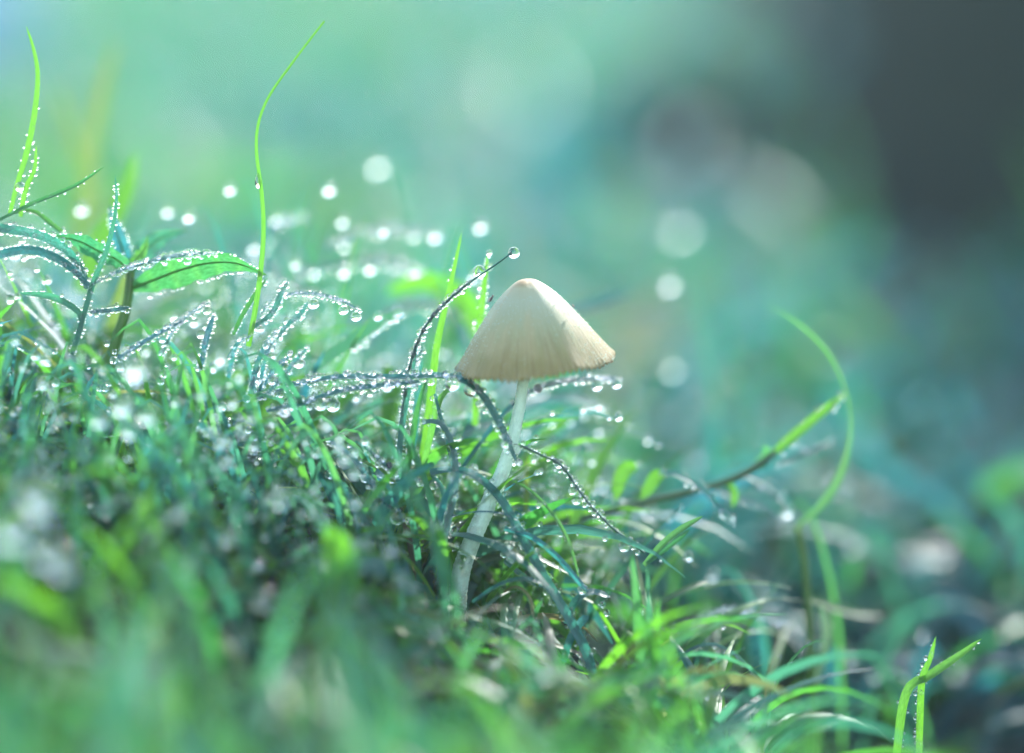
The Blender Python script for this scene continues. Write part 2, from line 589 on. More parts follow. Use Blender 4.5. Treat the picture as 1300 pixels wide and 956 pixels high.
def make_mushroom():
    root = empty('mushroom', (0, 0, 0))
    tag(root, 'small cream bell-capped mushroom on a thin leaning white stem in dewy grass', 'mushroom')
    apex = P(668, 354, 0)
    rimc = P(680, 463, 0)
    ax = apex - rimc
    H = np.linalg.norm(ax) / math.cos(PITCH) * 1.0
    ax = unit(np.array([ax[0] * 0.9, 0.02, H]))
    H = 1.19
    rimc = apex - ax * H
    e1 = unit(np.cross(np.array([0, 1.0, 0]), ax))
    e2 = np.cross(ax, e1)
    NA, NVV = 288, 40
    # (radius, height below apex), both in cap radii / cap heights
    prof = np.array([(0.0, 0.0), (0.06, 0.005), (0.12, 0.022), (0.20, 0.072), (0.30, 0.15), (0.43, 0.27), (0.56, 0.415), (0.69, 0.575), (0.81, 0.74), (0.915, 0.885), (1.0, 1.0)])
    tt = np.linspace(0, 1, NVV)
    pr = catmull(np.c_[prof, np.zeros(len(prof))], NVV)[:, :2]
    RAD = 1.10
    V, UV = [], []
    rimj = np.array([0.012 * math.sin(5 * 2 * math.pi * k / NA + 1) + 0.008 * math.sin(11 * 2 * math.pi * k / NA) for k in range(NA)])
    teeth = np.array([(0.026 if k % 4 < 2 else -0.014) + R.uniform(-0.014, 0.014) for k in range(NA)])
    for i in range(NVV):
        v = tt[i]
        for k in range(NA):
            a = 2 * math.pi * k / NA
            lump = 0.014 * mnoise.noise((math.cos(a) * 2, math.sin(a) * 2, v * 2.5)) * min(1, v * 5)
            groove = 0.0022 * math.cos(72 * a + 2 * math.sin(3 * a)) * max(0, v - 0.45) / 0.55
            rr = max(0, pr[i, 0]) * RAD * (1 + rimj[k] * v ** 3) + lump + groove
            # slightly fuller on the right shoulder
            hz = -pr[i, 1] * H - teeth[k] * max(0, (v - 0.93) / 0.07) + rimj[k] * 1.4 * v ** 4
            V.append(apex + ax * hz + e1 * rr * math.cos(a) + e2 * rr * math.sin(a))
            UV.append((k / NA, v))
    F = []
    for i in range(NVV - 1):
        for k in range(NA):
            F.append((i * NA + k, i * NA + (k + 1) % NA, (i + 1) * NA + (k + 1) % NA, (i + 1) * NA + k))
    # inner surface, a little way inside
    off = len(V)
    for i in range(NVV):
        for k in range(NA):
            o = V[i * NA + k]
            cen = apex - ax * (pr[i, 1] * H)
            q = cen + (o - cen) * 0.985 - ax * 0.03 * (1 - tt[i] * 0.9)
            V.append(q)
            UV.append((k / NA, tt[i]))
    for i in range(NVV - 1):
        for k in range(NA):
            F.append((off + i * NA + k, off + (i + 1) * NA + k, off + (i + 1) * NA + (k + 1) % NA, off + i * NA + (k + 1) % NA))
    b = (NVV - 1) * NA
    for k in range(NA):
        F.append((b + k, b + (k + 1) % NA, off + b + (k + 1) % NA, off + b + k))
    build('cap', V, np.array(F), M_CAP, root, uv=UV)
    # gills: thin radial plates under the cap
    V, F = [], []
    for k in range(64):
        a = 2 * math.pi * (k + 0.3 * R.random()) / 64
        d = e1 * math.cos(a) + e2 * math.sin(a)
        q = np.cross(ax, d) * 0.004
        outer = [apex - ax * (p[1] * H + 0.05) + d * p[0] * RAD * 0.955 for p in prof[2:-1]]
        inner = [o - ax * 0.20 * math.sin(math.pi * (j + 0.6) / (len(outer) + 0.4)) - d * 0.02 for j, o in enumerate(outer)]
        b = len(V)
        for o, n_ in zip(outer, inner):
            V += [o - q, o + q, n_ + q * 0.4, n_ - q * 0.4]
        for j in range(len(outer) - 1):
            for m in range(4):
                F.append((b + 4 * j + m, b + 4 * j + (m + 1) % 4, b + 4 * j + 4 + (m + 1) % 4, b + 4 * j + 4 + m))
    g = build('gills', V, np.array(F), M_GILL, root)
    g['kind'] = 'stuff'
    # stem
    pts = [P(667, 448, 0.0), P(664, 485, 0), P(657, 530, 0), P(643, 585, 0), P(620, 640, 0.0), P(598, 690, 0), P(583, 740, 0), P(578, 830, 0)]
    c = catmull(pts, 90)
    rr = np.interp(np.linspace(0, 1, 90), [0, 0.1, 0.3, 0.55, 0.75, 0.9, 1], [0.066, 0.072, 0.088, 0.114, 0.124, 0.130, 0.15])
    V, F, UV = tube(c, rr, 28, 0.035)
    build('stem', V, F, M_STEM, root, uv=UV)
    # mealy granules that roughen the outline of the stem
    t, s, n = frames(c)
    cs, rs = [], []
    for _ in range(900):
        i = R.randrange(5, 84)
        a = R.uniform(0, 2 * math.pi)
        cs.append(c[i] + rr[i] * (math.cos(a) * s[i] + math.sin(a) * n[i]) + t[i] * R.uniform(-.03, .03))
        rs.append(R.uniform(0.006, 0.013))
    v, f = spheres(cs, rs, False)
    uvz = np.tile((0.5, 0.5), (len(v), 1))
    gr = build('granules', v, f, M_STEM, root, uv=uvz)
    gr['kind'] = 'stuff'
    # fine fringe of hairs along the cap edge and down its flanks
    V, F = [], []
    for q in range(1500):
        v = 1 - 0.75 * R.random() ** 1.6
        a = R.uniform(0, 2 * math.pi)
        rr = np.interp(v, tt, pr[:, 0]) * RAD
        p = apex - ax * (np.interp(v, tt, pr[:, 1]) * H) + (e1 * math.cos(a) + e2 * math.sin(a)) * rr
        out = unit((e1 * math.cos(a) + e2 * math.sin(a)) * 0.8 + ax * R.uniform(-0.6, 0.7) + np.array([R.uniform(-.4, .4) for _ in range(3)]))
        sd = unit(np.cross(out, ax)) * 0.0028
        s2 = unit(np.cross(out, sd)) * 0.0028
        ln = R.uniform(0.018, 0.04)
        b = len(V)
        V += [p + sd, p - 0.5 * sd + s2, p - 0.5 * sd - s2, p + out * ln]
        F += [(b, b + 1, b + 3), (b + 1, b + 2, b + 3), (b + 2, b, b + 3)]
    hr = build('hairs', V, np.array(F), M_STEM, root, uv=np.tile((0.5, 0.5), (len(V), 1)))
    hr['kind'] = 'stuff'
    return root, apex, ax, e1, e2, H, RAD, prof


MUSH = make_mushroom()

# ------------------------------------------------------------------ single blades of grass
GB = 'single grass blades around the mushroom'
GREEN, BRIGHT, DEWY, HALF, DRY = (0.3, 0.1, 0), (0.9, 0.0, 0), (0.25, 0.62, 0), (0.4, 0.5, 0), (0.4, 0.1, 0.9)
ALLBEADS = []


def blade(label, px, d, wpx, tint, beads=None, roll=(0.3, 0.0), fold=0.3, tip=0.7, base=0.8, name='grass_shoot', cat='grass blade', group=GB, curl=0.0, across=5, wavy=0.0, taper=None):
    """px = centre line from base to tip in photo pixels, d = depth of each end (cm beyond focus)"""
    ds = np.linspace(d[0], d[1], len(px)) if len(d) == 2 else list(d)
    if px[0][1] > 860:      # rooted lower down than the photograph shows
        px = [(px[0][0] + 0.5 * (px[0][0] - px[1][0]), 990)] + list(px)
        ds = [ds[0]] + list(ds)
    pts = [P(x, y, q) for (x, y), q in zip(px, ds)]
    ln = sum(np.linalg.norm(np.subtract(a, b)) for a, b in zip(pts[:-1], pts[1:]))
    n_ = int(min(60, max(14, ln * 9)))
    c = catmull(pts, n_)
    f = np.linspace(0, 1, n_)
    h = wpx / 92.9 / 2 * np.where(f < 0.35, base + (1 - base) * f / 0.35, 1) * np.where(f > tip, np.sqrt(np.clip((1 - f) / (1 - tip), 0, 1)) * 0.97 + 0.03, 1)
    if taper:
        h = wpx / 92.9 / 2 * np.interp(f, np.linspace(0, 1, len(taper)), taper)
    t, s, n = frames(c, roll[0], roll[1])
    V, F, UV = strip(c, h, s, n, fold, across, wavy, curl)
    tv = tuple(max(0, min(1, a + R.uniform(-0.08, 0.08))) if a > 0 else 0 for a in tint)
    o = build(name, V, F, M_GRASS, tint=tv, uv=UV, loc=c[0])
    tag(o, label, cat, group)
    if beads:
        b = dict(spacing=0.055, r0=0.012, r1=0.03, surface=0.3)
        b.update(beads)
        cs, rs = bead_rows(c, s, n, h, t, **b)
        if cs:
            v, ff = spheres(cs, rs)
            bo = build('dew_beads', v, ff, M_BEAD, o)
            bo['kind'] = 'stuff'
    return o, c, s, n, h


def stemlet(label, px, d, r0px, r1px, tint, beads=None, name='grass_stalk', cat='grass stem', group='thin grass stems'):
    ds = np.linspace(d[0], d[1], len(px))
    pts = [P(x, y, q) for (x, y), q in zip(px, ds)]
    ln = sum(np.linalg.norm(np.subtract(a, b)) for a, b in zip(pts[:-1], pts[1:]))
    n_ = int(min(70, max(14, ln * 9)))
    c = catmull(pts, n_)
    h = np.linspace(r0px, r1px, n_) / 92.9 / 2
    V, F, UV = tube(c, h, 8)
    o = build(name, V, F, M_GRASS, tint=tint, uv=UV, loc=c[0])
    tag(o, label, cat, group)
    if beads:
        t, s, n = frames(c)
        b = dict(spacing=0.05, r0=0.012, r1=0.03, surface=0.3)
        b.update(beads)
        cs, rs = bead_rows(c, s, n, h, t, **b)
        if cs:
            v, ff = spheres(cs, rs)
            bo = build('dew_beads', v, ff, M_BEAD, o)
            bo['kind'] = 'stuff'
    return o


FINE = dict(spacing=0.055, r0=0.011, r1=0.028, surface=0.25)
THICK = dict(spacing=0.038, r0=0.011, r1=0.042, surface=0.75, skip=0.05)
ROW = dict(spacing=0.058, r0=0.015, r1=0.040, surface=0.25)
SPARSE = dict(spacing=0.11, r0=0.010, r1=0.026, surface=0.1, skip=0.4)

# --- the clump at the upper left
blade('tall bright green blade with a bent tip, highest of the clump beside the broad-leaved weed', [(12, 275), (22, 235), (34, 195), (44, 145), (48, 95), (42, 60), (33, 33)], (0.2, 0.3), 9, BRIGHT, dict(SPARSE, hi=0.6), (0.5, 0.1), tip=0.45)
blade('short bright green blade with beads, leaning against the tall blade with the bent tip', [(26, 275), (33, 240), (44, 215), (46, 184)], (0.1, 0.1), 8, BRIGHT, FINE, (0.4, 0.2), tip=0.4)
blade('straight green blade slanting to a blunt tip from the node beside the tall blade', [(-20, 290), (10, 274), (45, 257), (95, 236), (133, 211)], (0.1, 0.0), 8, GREEN, SPARSE, (0.7, 0.3), tip=0.6)
blade('slim pale green blade drooping from the node beside the tall blade, few beads', [(10, 272), (40, 268), (66, 285), (92, 306)], (0.2, 0.4), 7, (0.7, 0.1, 0), SPARSE, (0.5, 0.4))
blade('arching blue-green blade crusted with dew, upper of two over the dewy tuft', [(113, 366), (104, 343), (86, 318), (55, 300), (20, 292), (-20, 287)], (0.1, -0.2), 11, DEWY, THICK, (0.6, 0.2), tip=0.85)
blade('arching dark blade rimmed with dew, lower of two over the dewy tuft', [(114, 364), (96, 344), (70, 326), (40, 317), (10, 320), (-20, 330)], (0.0, -0.4), 11, (0.15, 0.8, 0), THICK, (0.7, 0.3), tip=0.85)
blade('upright thin blade with a bead at its tip, standing before the broad-leaved weed', [(92, 448), (108, 395), (120, 355), (134, 322), (144, 285), (148, 250), (146, 222)], (-0.1, -0.1), 8, (0.1, 0.4, 0), FINE, (0.4, 0.0), tip=0.4)
blade('bent green blade forking low under the upright blade with the beaded tip', [(92, 450), (102, 420), (103, 400), (85, 385), (60, 375), (20, 372)], (-0.2, 0.1), 8, (0.2, 0.4, 0), FINE, (0.5, 0.1))
blade('horizontal dewy blade below the broad-leaved weed, pointing away from the tuft', [(114, 396), (140, 394), (165, 390)], (0.1, 0.1), 6, DEWY, THICK)
blade('tall hair-thin curving stem with one hanging drop, rising above the lawn', [(316, 440), (326, 385), (333, 330), (335, 285), (332, 240), (326, 195), (328, 158), (342, 122), (370, 82), (394, 50), (412, 27)], (0.0, 0.0), 8.5, (0.7, 0.0, 0), None, (0.5, 0.3), taper=[1, 0.95, 0.8, 0.6, 0.5, 0.45, 0.35], name='grass_stalk', cat='grass stem', group='thin grass stems', fold=0.5)
blade('green blade crossing low behind the hair-thin stem', [(296, 425), (308, 400), (325, 372), (340, 352)], (0.1, 0.3), 6, GREEN, FINE)
blade('blue-green beaded blade leaning away from the foot of the hair-thin stem', [(322, 415), (345, 398), (356, 375), (366, 355)], (0.0, 0.0), 7, DEWY, THICK)
blade('hooked dewy blade arching over the glittering tuft, three drops under its end', [(332, 400), (345, 382), (372, 373), (405, 374), (435, 383), (460, 396)], (0.3, 0.0), 8, DEWY, dict(THICK, r1=0.028), (0.9, 0.5))
blade('thin dewy blade under the hooked blade with three drops', [(352, 430), (365, 412), (380, 400), (392, 382)], (0.2, 0.1), 6, DEWY, THICK)
blade('broad green blade with a dewy back rising to a blunt end behind the glittering tuft', [(392, 474), (420, 450), (455, 425), (490, 403), (508, 396)], (1.2, 1.0), 22, (0.6, 0.35, 0), dict(THICK, edges=(1,), surface=0.1, r1=0.04), (0.5, 0.2), curl=0.3, tip=0.6)
blade('little beaded blade sticking out above the double dewy ropes', [(340, 500), (362, 474), (378, 455), (392, 440)], (-0.2, -0.3), 5, DEWY, THICK)
for k, (lab, a, b_, c_) in enumerate((
        ('dark blade of the tuft fanning steeply beside the hair-thin stem', (318, 500), (330, 455), (352, 418)),
        ('dark blade of the tuft leaning low toward the double dewy ropes', (322, 510), (345, 475), (372, 448)),
        ('dewy blade of the tuft standing nearly upright under the hooked blade', (330, 500), (336, 460), (350, 425)),
        ('short dewy blade of the tuft bending over at its tip near the hair-thin stem', (290, 480), (300, 440), (322, 425)),
        ('short blade of the tuft, upright, between broad weed leaf and hair-thin stem', (255, 470), (262, 430), (272, 398)),
        ('blade of the tuft slanting under the lower weed leaf', (205, 450), (228, 410), (268, 383)),
        ('fine blade of the tuft crossing beneath the weed stem', (150, 455), (190, 430), (236, 405)))):
    blade(lab, [a, b_, c_], (R.uniform(-0.3, 0.4), R.uniform(-0.3, 0.4)), 8, (0.2, 0.8, 0), THICK, (R.uniform(0, 1), R.uniform(0, 1)))

blade('dewy blade arching along the upper edge of the lower weed leaf', [(112, 366), (135, 352), (170, 338), (210, 328), (240, 323), (276, 322)], (-0.1, -0.15), 9, DEWY, THICK, (0.8, 0.6), tip=0.8)
GBK = 'blurred dewy blades strung with drops behind the tuft'
FAR = dict(spacing=0.10, r0=0.03, r1=0.055, surface=0.3)
for lab, px_, dd in (
        ('blurred dewy blade strung with bright drops, highest behind the tuft', [(415, 318), (455, 296), (510, 291), (565, 300)], 3.0),
        ('blurred dewy blade hung with drops, just under the highest blurred one', [(380, 350), (430, 336), (485, 330), (540, 346)], 2.6),
        ('blurred dewy blade sloping down beside the hair-thin stem behind the tuft', [(340, 330), (352, 352), (378, 366), (420, 372)], 2.2),
        ('blurred pale dewy blade rising behind the weed tip and the hair-thin stem', [(290, 372), (330, 318), (350, 285), (388, 274)], 2.8),
        ('blurred dewy blade bent low behind the broad green dewy-backed blade', [(470, 420), (505, 392), (560, 388), (590, 402)], 2.2)):
    blade(lab, px_, (dd, dd + 0.4), 13, DEWY, FAR, (0.8, 0.6), group=GBK)
# --- broad-leaved weed
def make_weed():
    base = P(138, 470, 0.6)
    root = empty('weed', base)
    tag(root, 'broad-leaved weed seedling with toothed green leaves edged in dew', 'weed', None)

    def leaf(px, d, wpx, tint, roll, taper, beads=None, curl=0.25, wavy=0.2, side=(1, -1)):
        ds = np.linspace(d[0], d[1], len(px))
        c = catmull([P(x, y, q) for (x, y), q in zip(px, ds)], 26)
        h = wpx / 92.9 / 2 * np.interp(np.linspace(0, 1, 26), np.linspace(0, 1, len(taper)), taper)
        h = h * (1 + 0.06 * np.sin(np.arange(26) * 2.1))
        t, s, n = frames(c, roll[0], roll[1])
        V, F, UV = strip(c, h, s, n, 0.35, 9, wavy, curl)
        tv = np.tile(tint, (len(V), 1)).astype(float)
        for i_, q_ in enumerate(V):
            tv[i_, 0] += 0.2 * mnoise.noise(Vector(q_) * 2.5) + (0.18 if (i_ // 9) % 4 == 0 else -0.05)
        o = build('leaf', V, F, M_GRASS, root, tint=np.clip(tv, 0, 1), uv=UV)
        if beads:
            cs, rs = bead_rows(c, s, n, h, t, **dict(dict(spacing=0.06, r0=0.012, r1=0.03, surface=0.2, edges=side), **beads))
            v, ff = spheres(cs, rs)
            b = build('dew_beads', v, ff, M_BEAD, o)
            b['kind'] = 'stuff'
        V, F, UV = tube(c - n * h[:, None] * 0.14, np.linspace(0.022, 0.006, 26), 6)
        build('midrib', V, F, M_GRASS, o, tint=(0.9, 0.1, 0), uv=UV)
    TP = [0.25, 0.75, 1.0, 0.95, 0.7, 0.35, 0.03]
    leaf([(166, 350), (150, 332), (125, 320), (98, 306), (62, 298)], (0.6, 0.2), 34, (0.25, 0.25, 0), (0.9, 0.7), TP, dict(surface=0.05), side=(1,))
    leaf([(166, 366), (195, 356), (228, 344), (265, 335), (300, 335), (338, 349)], (0.6, 0.0), 46, (0.3, 0.15, 0), (-0.55, -0.85), TP, dict(surface=0.12, spacing=0.045), side=(-1, 1))
    leaf([(163, 350), (158, 325), (148, 295), (138, 258)], (0.8, 0.9), 24, (0.3, 0.85, 0), (0.3, 0.2), TP, dict(surface=0.1))
    leaf([(164, 348), (178, 325), (205, 302), (238, 291)], (0.9, 1.3), 30, (0.5, 0.5, 0), (-0.5, -0.7), TP, None)
    leaf([(168, 345), (172, 330), (182, 318), (188, 300)], (0.7, 0.7), 18, (0.8, 0.1, 0), (0.2, 0.3), TP, None)
    c = catmull([base, P(148, 430, 0.6), P(160, 392, 0.6), P(166, 345, 0.6)], 24)
    V, F, UV = tube(c, np.linspace(0.085, 0.06, 24), 10)
    build('stem', V, F, M_GRASS, root, tint=(0.75, 0.1, 0.25), uv=UV)


make_weed()

# --- behind and around the cap
blade('bright upright blade with a sharp tip, tallest beside the cap', [(533, 600), (542, 545), (550, 480), (556, 432), (570, 370), (580, 325), (586, 296)], (0.4, 0.4), 11, BRIGHT, dict(SPARSE, edges=(-1,)), (0.35, 0.2), tip=0.35)
blade('upright bright blade edged with beads, tucked behind the cap', [(603, 540), (606, 480), (608, 430), (612, 385), (617, 345), (619, 322)], (0.9, 0.5), 11, BRIGHT, ROW, (0.3, 0.1), tip=0.5)
stemlet('thin beaded stalk arching up past the cap to a drop at its tip', [(508, 565), (513, 510), (521, 462), (538, 418), (566, 384), (600, 356), (628, 337), (652, 319)], (0.1, 0.1), 4, 2.4, DEWY, dict(THICK, hi=0.78, r0=0.016, r1=0.042))
blade('heavy dew-laden blade running under the cap rim and bending down over the stem', [(322, 508), (370, 490), (430, 479), (500, 479), (556, 477), (590, 484), (616, 507), (638, 546), (652, 578), (659, 592)], (0.0, 0.0, -0.05, -0.1, -0.2, -0.3, -0.3, -0.28, -0.25, -0.22), 11, DEWY, dict(THICK, r0=0.015, r1=0.056, surface=0.55, spacing=0.055), (0.8, 0.4), tip=0.85)
blade('second dew-laden blade merging below the one that runs under the cap rim', [(338, 522), (385, 512), (430, 497), (480, 490), (540, 484)], (-0.3, -0.2), 10, DEWY, dict(THICK, r0=0.015, r1=0.056, surface=0.55, spacing=0.055), (0.7, 0.6))
blade('dewy blade jutting out from behind the stem below the cap with three drops', [(575, 612), (612, 560), (645, 520), (680, 494), (735, 482), (790, 482)], (0.5, 0.8), 11, (0.2, 0.8, 0), dict(THICK, r1=0.036, lo=0.45), (0.9, 0.7), tip=0.85)
blade('dark diagonal blade rising behind the stem', [(556, 640), (590, 590), (622, 553), (655, 522)], (1.0, 1.3), 11, GREEN, None, (0.5, 0.3))
blade('upright blade, first in the sheaf beside the cap, beads down its edge', [(505, 612), (510, 545), (522, 480), (530, 440)], (0.0, 0.1), 8, (0.3, 0.5, 0), FINE, (0.4, 0.2), tip=0.5)
blade('upright dark blade in the middle of the sheaf beside the cap', [(508, 640), (520, 580), (530, 520), (545, 470)], (0.2, 0.3), 9, GREEN, None, (0.5, 0.2), tip=0.5)
blade('yellow-green blade of the sheaf leaning to the cap', [(535, 605), (546, 555), (560, 505), (584, 486)], (0.3, 0.0), 9, (0.9, 0.05, 0), SPARSE, (0.3, 0.2))
blade('blue-green beaded blade at the back of the sheaf', [(520, 590), (528, 540), (530, 500), (536, 455)], (0.5, 0.5), 9, DEWY, ROW, (0.3, 0.2))
blade('short dewy blade crossed by the double dewy ropes', [(496, 486), (510, 474), (524, 462), (538, 440)], (0.2, 0.4), 6, DEWY, THICK)
blade('fine dewy blade hanging from the double dewy ropes beside the sheaf', [(552, 500), (558, 525), (568, 560), (575, 600)], (0.1, -0.1), 5, DEWY, ROW)
blade('blade with a rusty top arching over and hanging down before the sheaf', [(536, 537), (555, 535), (568, 550), (577, 580), (577, 620), (568, 665), (560, 705), (555, 742)], (-0.1, -0.25), 9, (0.3, 0.8, 0.15), ROW, (0.4, 0.3), tip=0.8)
blade('narrow blue-green blade hanging beside the blade with the rusty top', [(548, 603), (560, 618), (564, 635), (556, 670), (550, 705), (552, 735)], (-0.15, -0.2), 8, DEWY, FINE, (0.5, 0.3))
blade('long arching blade beaded on both edges, crossing before the foot of the stem', [(546, 600), (575, 596), (603, 604), (634, 632), (662, 680), (692, 735), (722, 785), (745, 830), (756, 875)], (-0.15, -0.15, -0.18, -0.25, -0.3, -0.3, -0.3, -0.3, -0.3), 13, (0.2, 0.65, 0), dict(ROW, surface=0.1), (0.5, 0.2), tip=0.93)
stemlet('thin beaded stalk sloping down from the stem to the hairy shoot', [(660, 565), (688, 578), (714, 592), (742, 632), (775, 668), (818, 702)], (-0.2, -0.1), 3.2, 2.6, (0.5, 0.7, 0.2), dict(THICK, surface=0.4, r0=0.016, r1=0.045, spacing=0.05))
blade('thin yellow-green blade curving over in front of the beaded stalk', [(644, 608), (672, 622), (704, 655), (724, 694), (736, 740)], (-0.1, -0.3), 5, (0.9, 0.1, 0), dict(SPARSE, lo=0.4), (0.4, 0.3))
blade('folded glossy blade with a bright crease beside the long arching blade', [(640, 672), (672, 682), (704, 706), (730, 735), (745, 752)], (-0.3, -0.4), 13, (0.15, 0.7, 0), None, (1.0, 1.2), fold=0.9, tip=0.9)
blade('flat green blade lying across behind the foot of the stem', [(560, 642), (600, 650), (640, 655), (690, 668)], (0.5, 0.7), 8, GREEN, dict(SPARSE), (1.0, 0.9))
blade('glossy blade bridging the stem low down', [(572, 656), (605, 650), (636, 652), (660, 662)], (-0.3, -0.35), 5, (0.1, 0.8, 0), None, (1.0, 0.9))
blade('green blade hung with small drops below the folded glossy blade', [(615, 688), (650, 690), (690, 712), (725, 730)], (-0.2, -0.2), 10, GREEN, dict(ROW, edges=(1,), surface=0.1), (0.8, 0.9))
blade('dark broad blade slanting down beside the sheaf', [(428, 578), (455, 608), (482, 640), (505, 690)], (0.2, 0.4), 24, (0.05, 0.35, 0), None, (0.3, 0.2), tip=0.8)
blade('beaded blade sloping down to a big hanging drop', [(420, 560), (448, 582), (474, 618), (504, 652)], (-0.3, -0.4), 8, (0.4, 0.7, 0), THICK, (0.5, 0.3), tip=0.9)
blade('beaded blade sloping above the big hanging drop toward the sheaf', [(462, 566), (486, 588), (512, 603), (534, 612)], (-0.2, -0.3), 7, DEWY, THICK, (0.7, 0.5))
blade('blade bent down to a drop at its tip, beside the blurred blue leaf', [(436, 625), (448, 640), (464, 662), (475, 690)], (-0.6, -0.6), 9, (0.4, 0.5, 0), FINE, (0.4, 0.3), tip=0.9)
blade('dark spear blade rising from the bottom tangle toward the rusty blade', [(500, 660), (525, 640), (545, 615), (560, 603)], (0.4, 0.3), 8, (0.1, 0.3, 0), None, (0.5, 0.4))
blade('wide dark blade in the tangle below the sheaf', [(440, 700), (475, 672), (520, 640), (560, 632)], (0.8, 0.9), 14, (0.05, 0.2, 0), None, (0.7, 0.8))
blade('pale blue blade lying level beneath the hanging blades', [(470, 745), (505, 738), (535, 745), (562, 770)], (-0.5, -0.4), 12, DEWY, SPARSE, (0.8, 0.8))
blade('tall thin vertical blade under the foot of the stem', [(572, 870), (572, 820), (574, 770), (570, 700)], (-0.4, -0.4), 6, GREEN, None, (0.3, 0.5))
blade('dewy blade leaning out at the bottom under the arching brown straw', [(548, 880), (566, 845), (586, 812), (602, 790)], (-0.9, -0.7), 10, (0.5, 0.5, 0), ROW, (0.4, 0.2))
blade('bluish blade arching over at the tangle beside the long arching blade', [(600, 765), (630, 745), (660, 735), (690, 742), (702, 758)], (-0.5, -0.5), 9, DEWY, dict(FINE, lo=0.3), (0.7, 0.9))
blade('blue bent blade curling at the end of the folded glossy blade', [(720, 792), (730, 765), (750, 752), (775, 758)], (-0.2, 0.1), 13, DEWY, SPARSE, (0.6, 0.8), tip=0.9)
blade('short blunt blade standing beside the foot of the long arching blade', [(716, 840), (724, 812), (738, 790), (748, 782)], (-0.3, -0.2), 11, DEWY, None, (0.4, 0.4), tip=0.95)
blade('dark green blade crossing the foot of the long arching blade', [(620, 830), (650, 808), (675, 785), (690, 760)], (-0.4, -0.4), 9, GREEN, FINE, (0.6, 0.5))
blade('green blade slanting under the stem toward the brown arch', [(640, 712), (660, 728), (682, 745)], (0.0, 0.1), 7, (0.3, 0.4, 0), FINE)

# dry ones
GD = 'dry straws in the grass'
blade('brown dry blade slanting down in the bottom tangle', [(476, 755), (492, 775), (510, 808), (530, 845)], (-0.5, -0.6), 10, DRY, None, (0.3, 0.5), name='dry_straw', cat='dry straw', group=GD)
blade('ochre dry blade arched over like a hoop', [(640, 752), (655, 745), (672, 758), (678, 788)], (-0.5, -0.6), 5, (0.9, 0.0, 0.8), None, (0.6, 0.4), name='dry_straw', cat='dry straw', group=GD)
blade('long brown straw bowed along the bottom edge', [(560, 880), (590, 850), (628, 828), (668, 822), (710, 845)], (-0.7, -0.7), 9, DRY, None, (0.8, 0.6), name='dry_straw', cat='dry straw', group=GD)
blade('frayed dry straw lying behind the bowed brown straw', [(580, 830), (640, 818), (690, 816), (740, 832), (762, 850)], (-0.3, -0.2), 8, (0.2, 0.3, 0.8), SPARSE, (0.9, 0.7), name='dry_straw', cat='dry straw', group=GD)
blade('thin pale straw leaning by the foot of the stem', [(532, 800), (545, 778), (556, 760)], (-0.2, -0.2), 4, (0.5, 0.5, 0.6), None, (0.3, 0.3), name='dry_straw', cat='dry straw', group=GD)
blade('split brown straw sticking out below the bowed brown straw', [(625, 845), (650, 862), (672, 885)], (-0.6, -0.6), 6, DRY, None, (0.3, 0.3), name='dry_straw', cat='dry straw', group=GD)
blade('short rust-red straw between the dark blades', [(655, 800), (660, 785), (662, 775)], (-0.2, -0.2), 6, (0.0, 0.0, 1.0), None, (0.3, 0.3), name='dry_straw', cat='dry straw', group=GD)

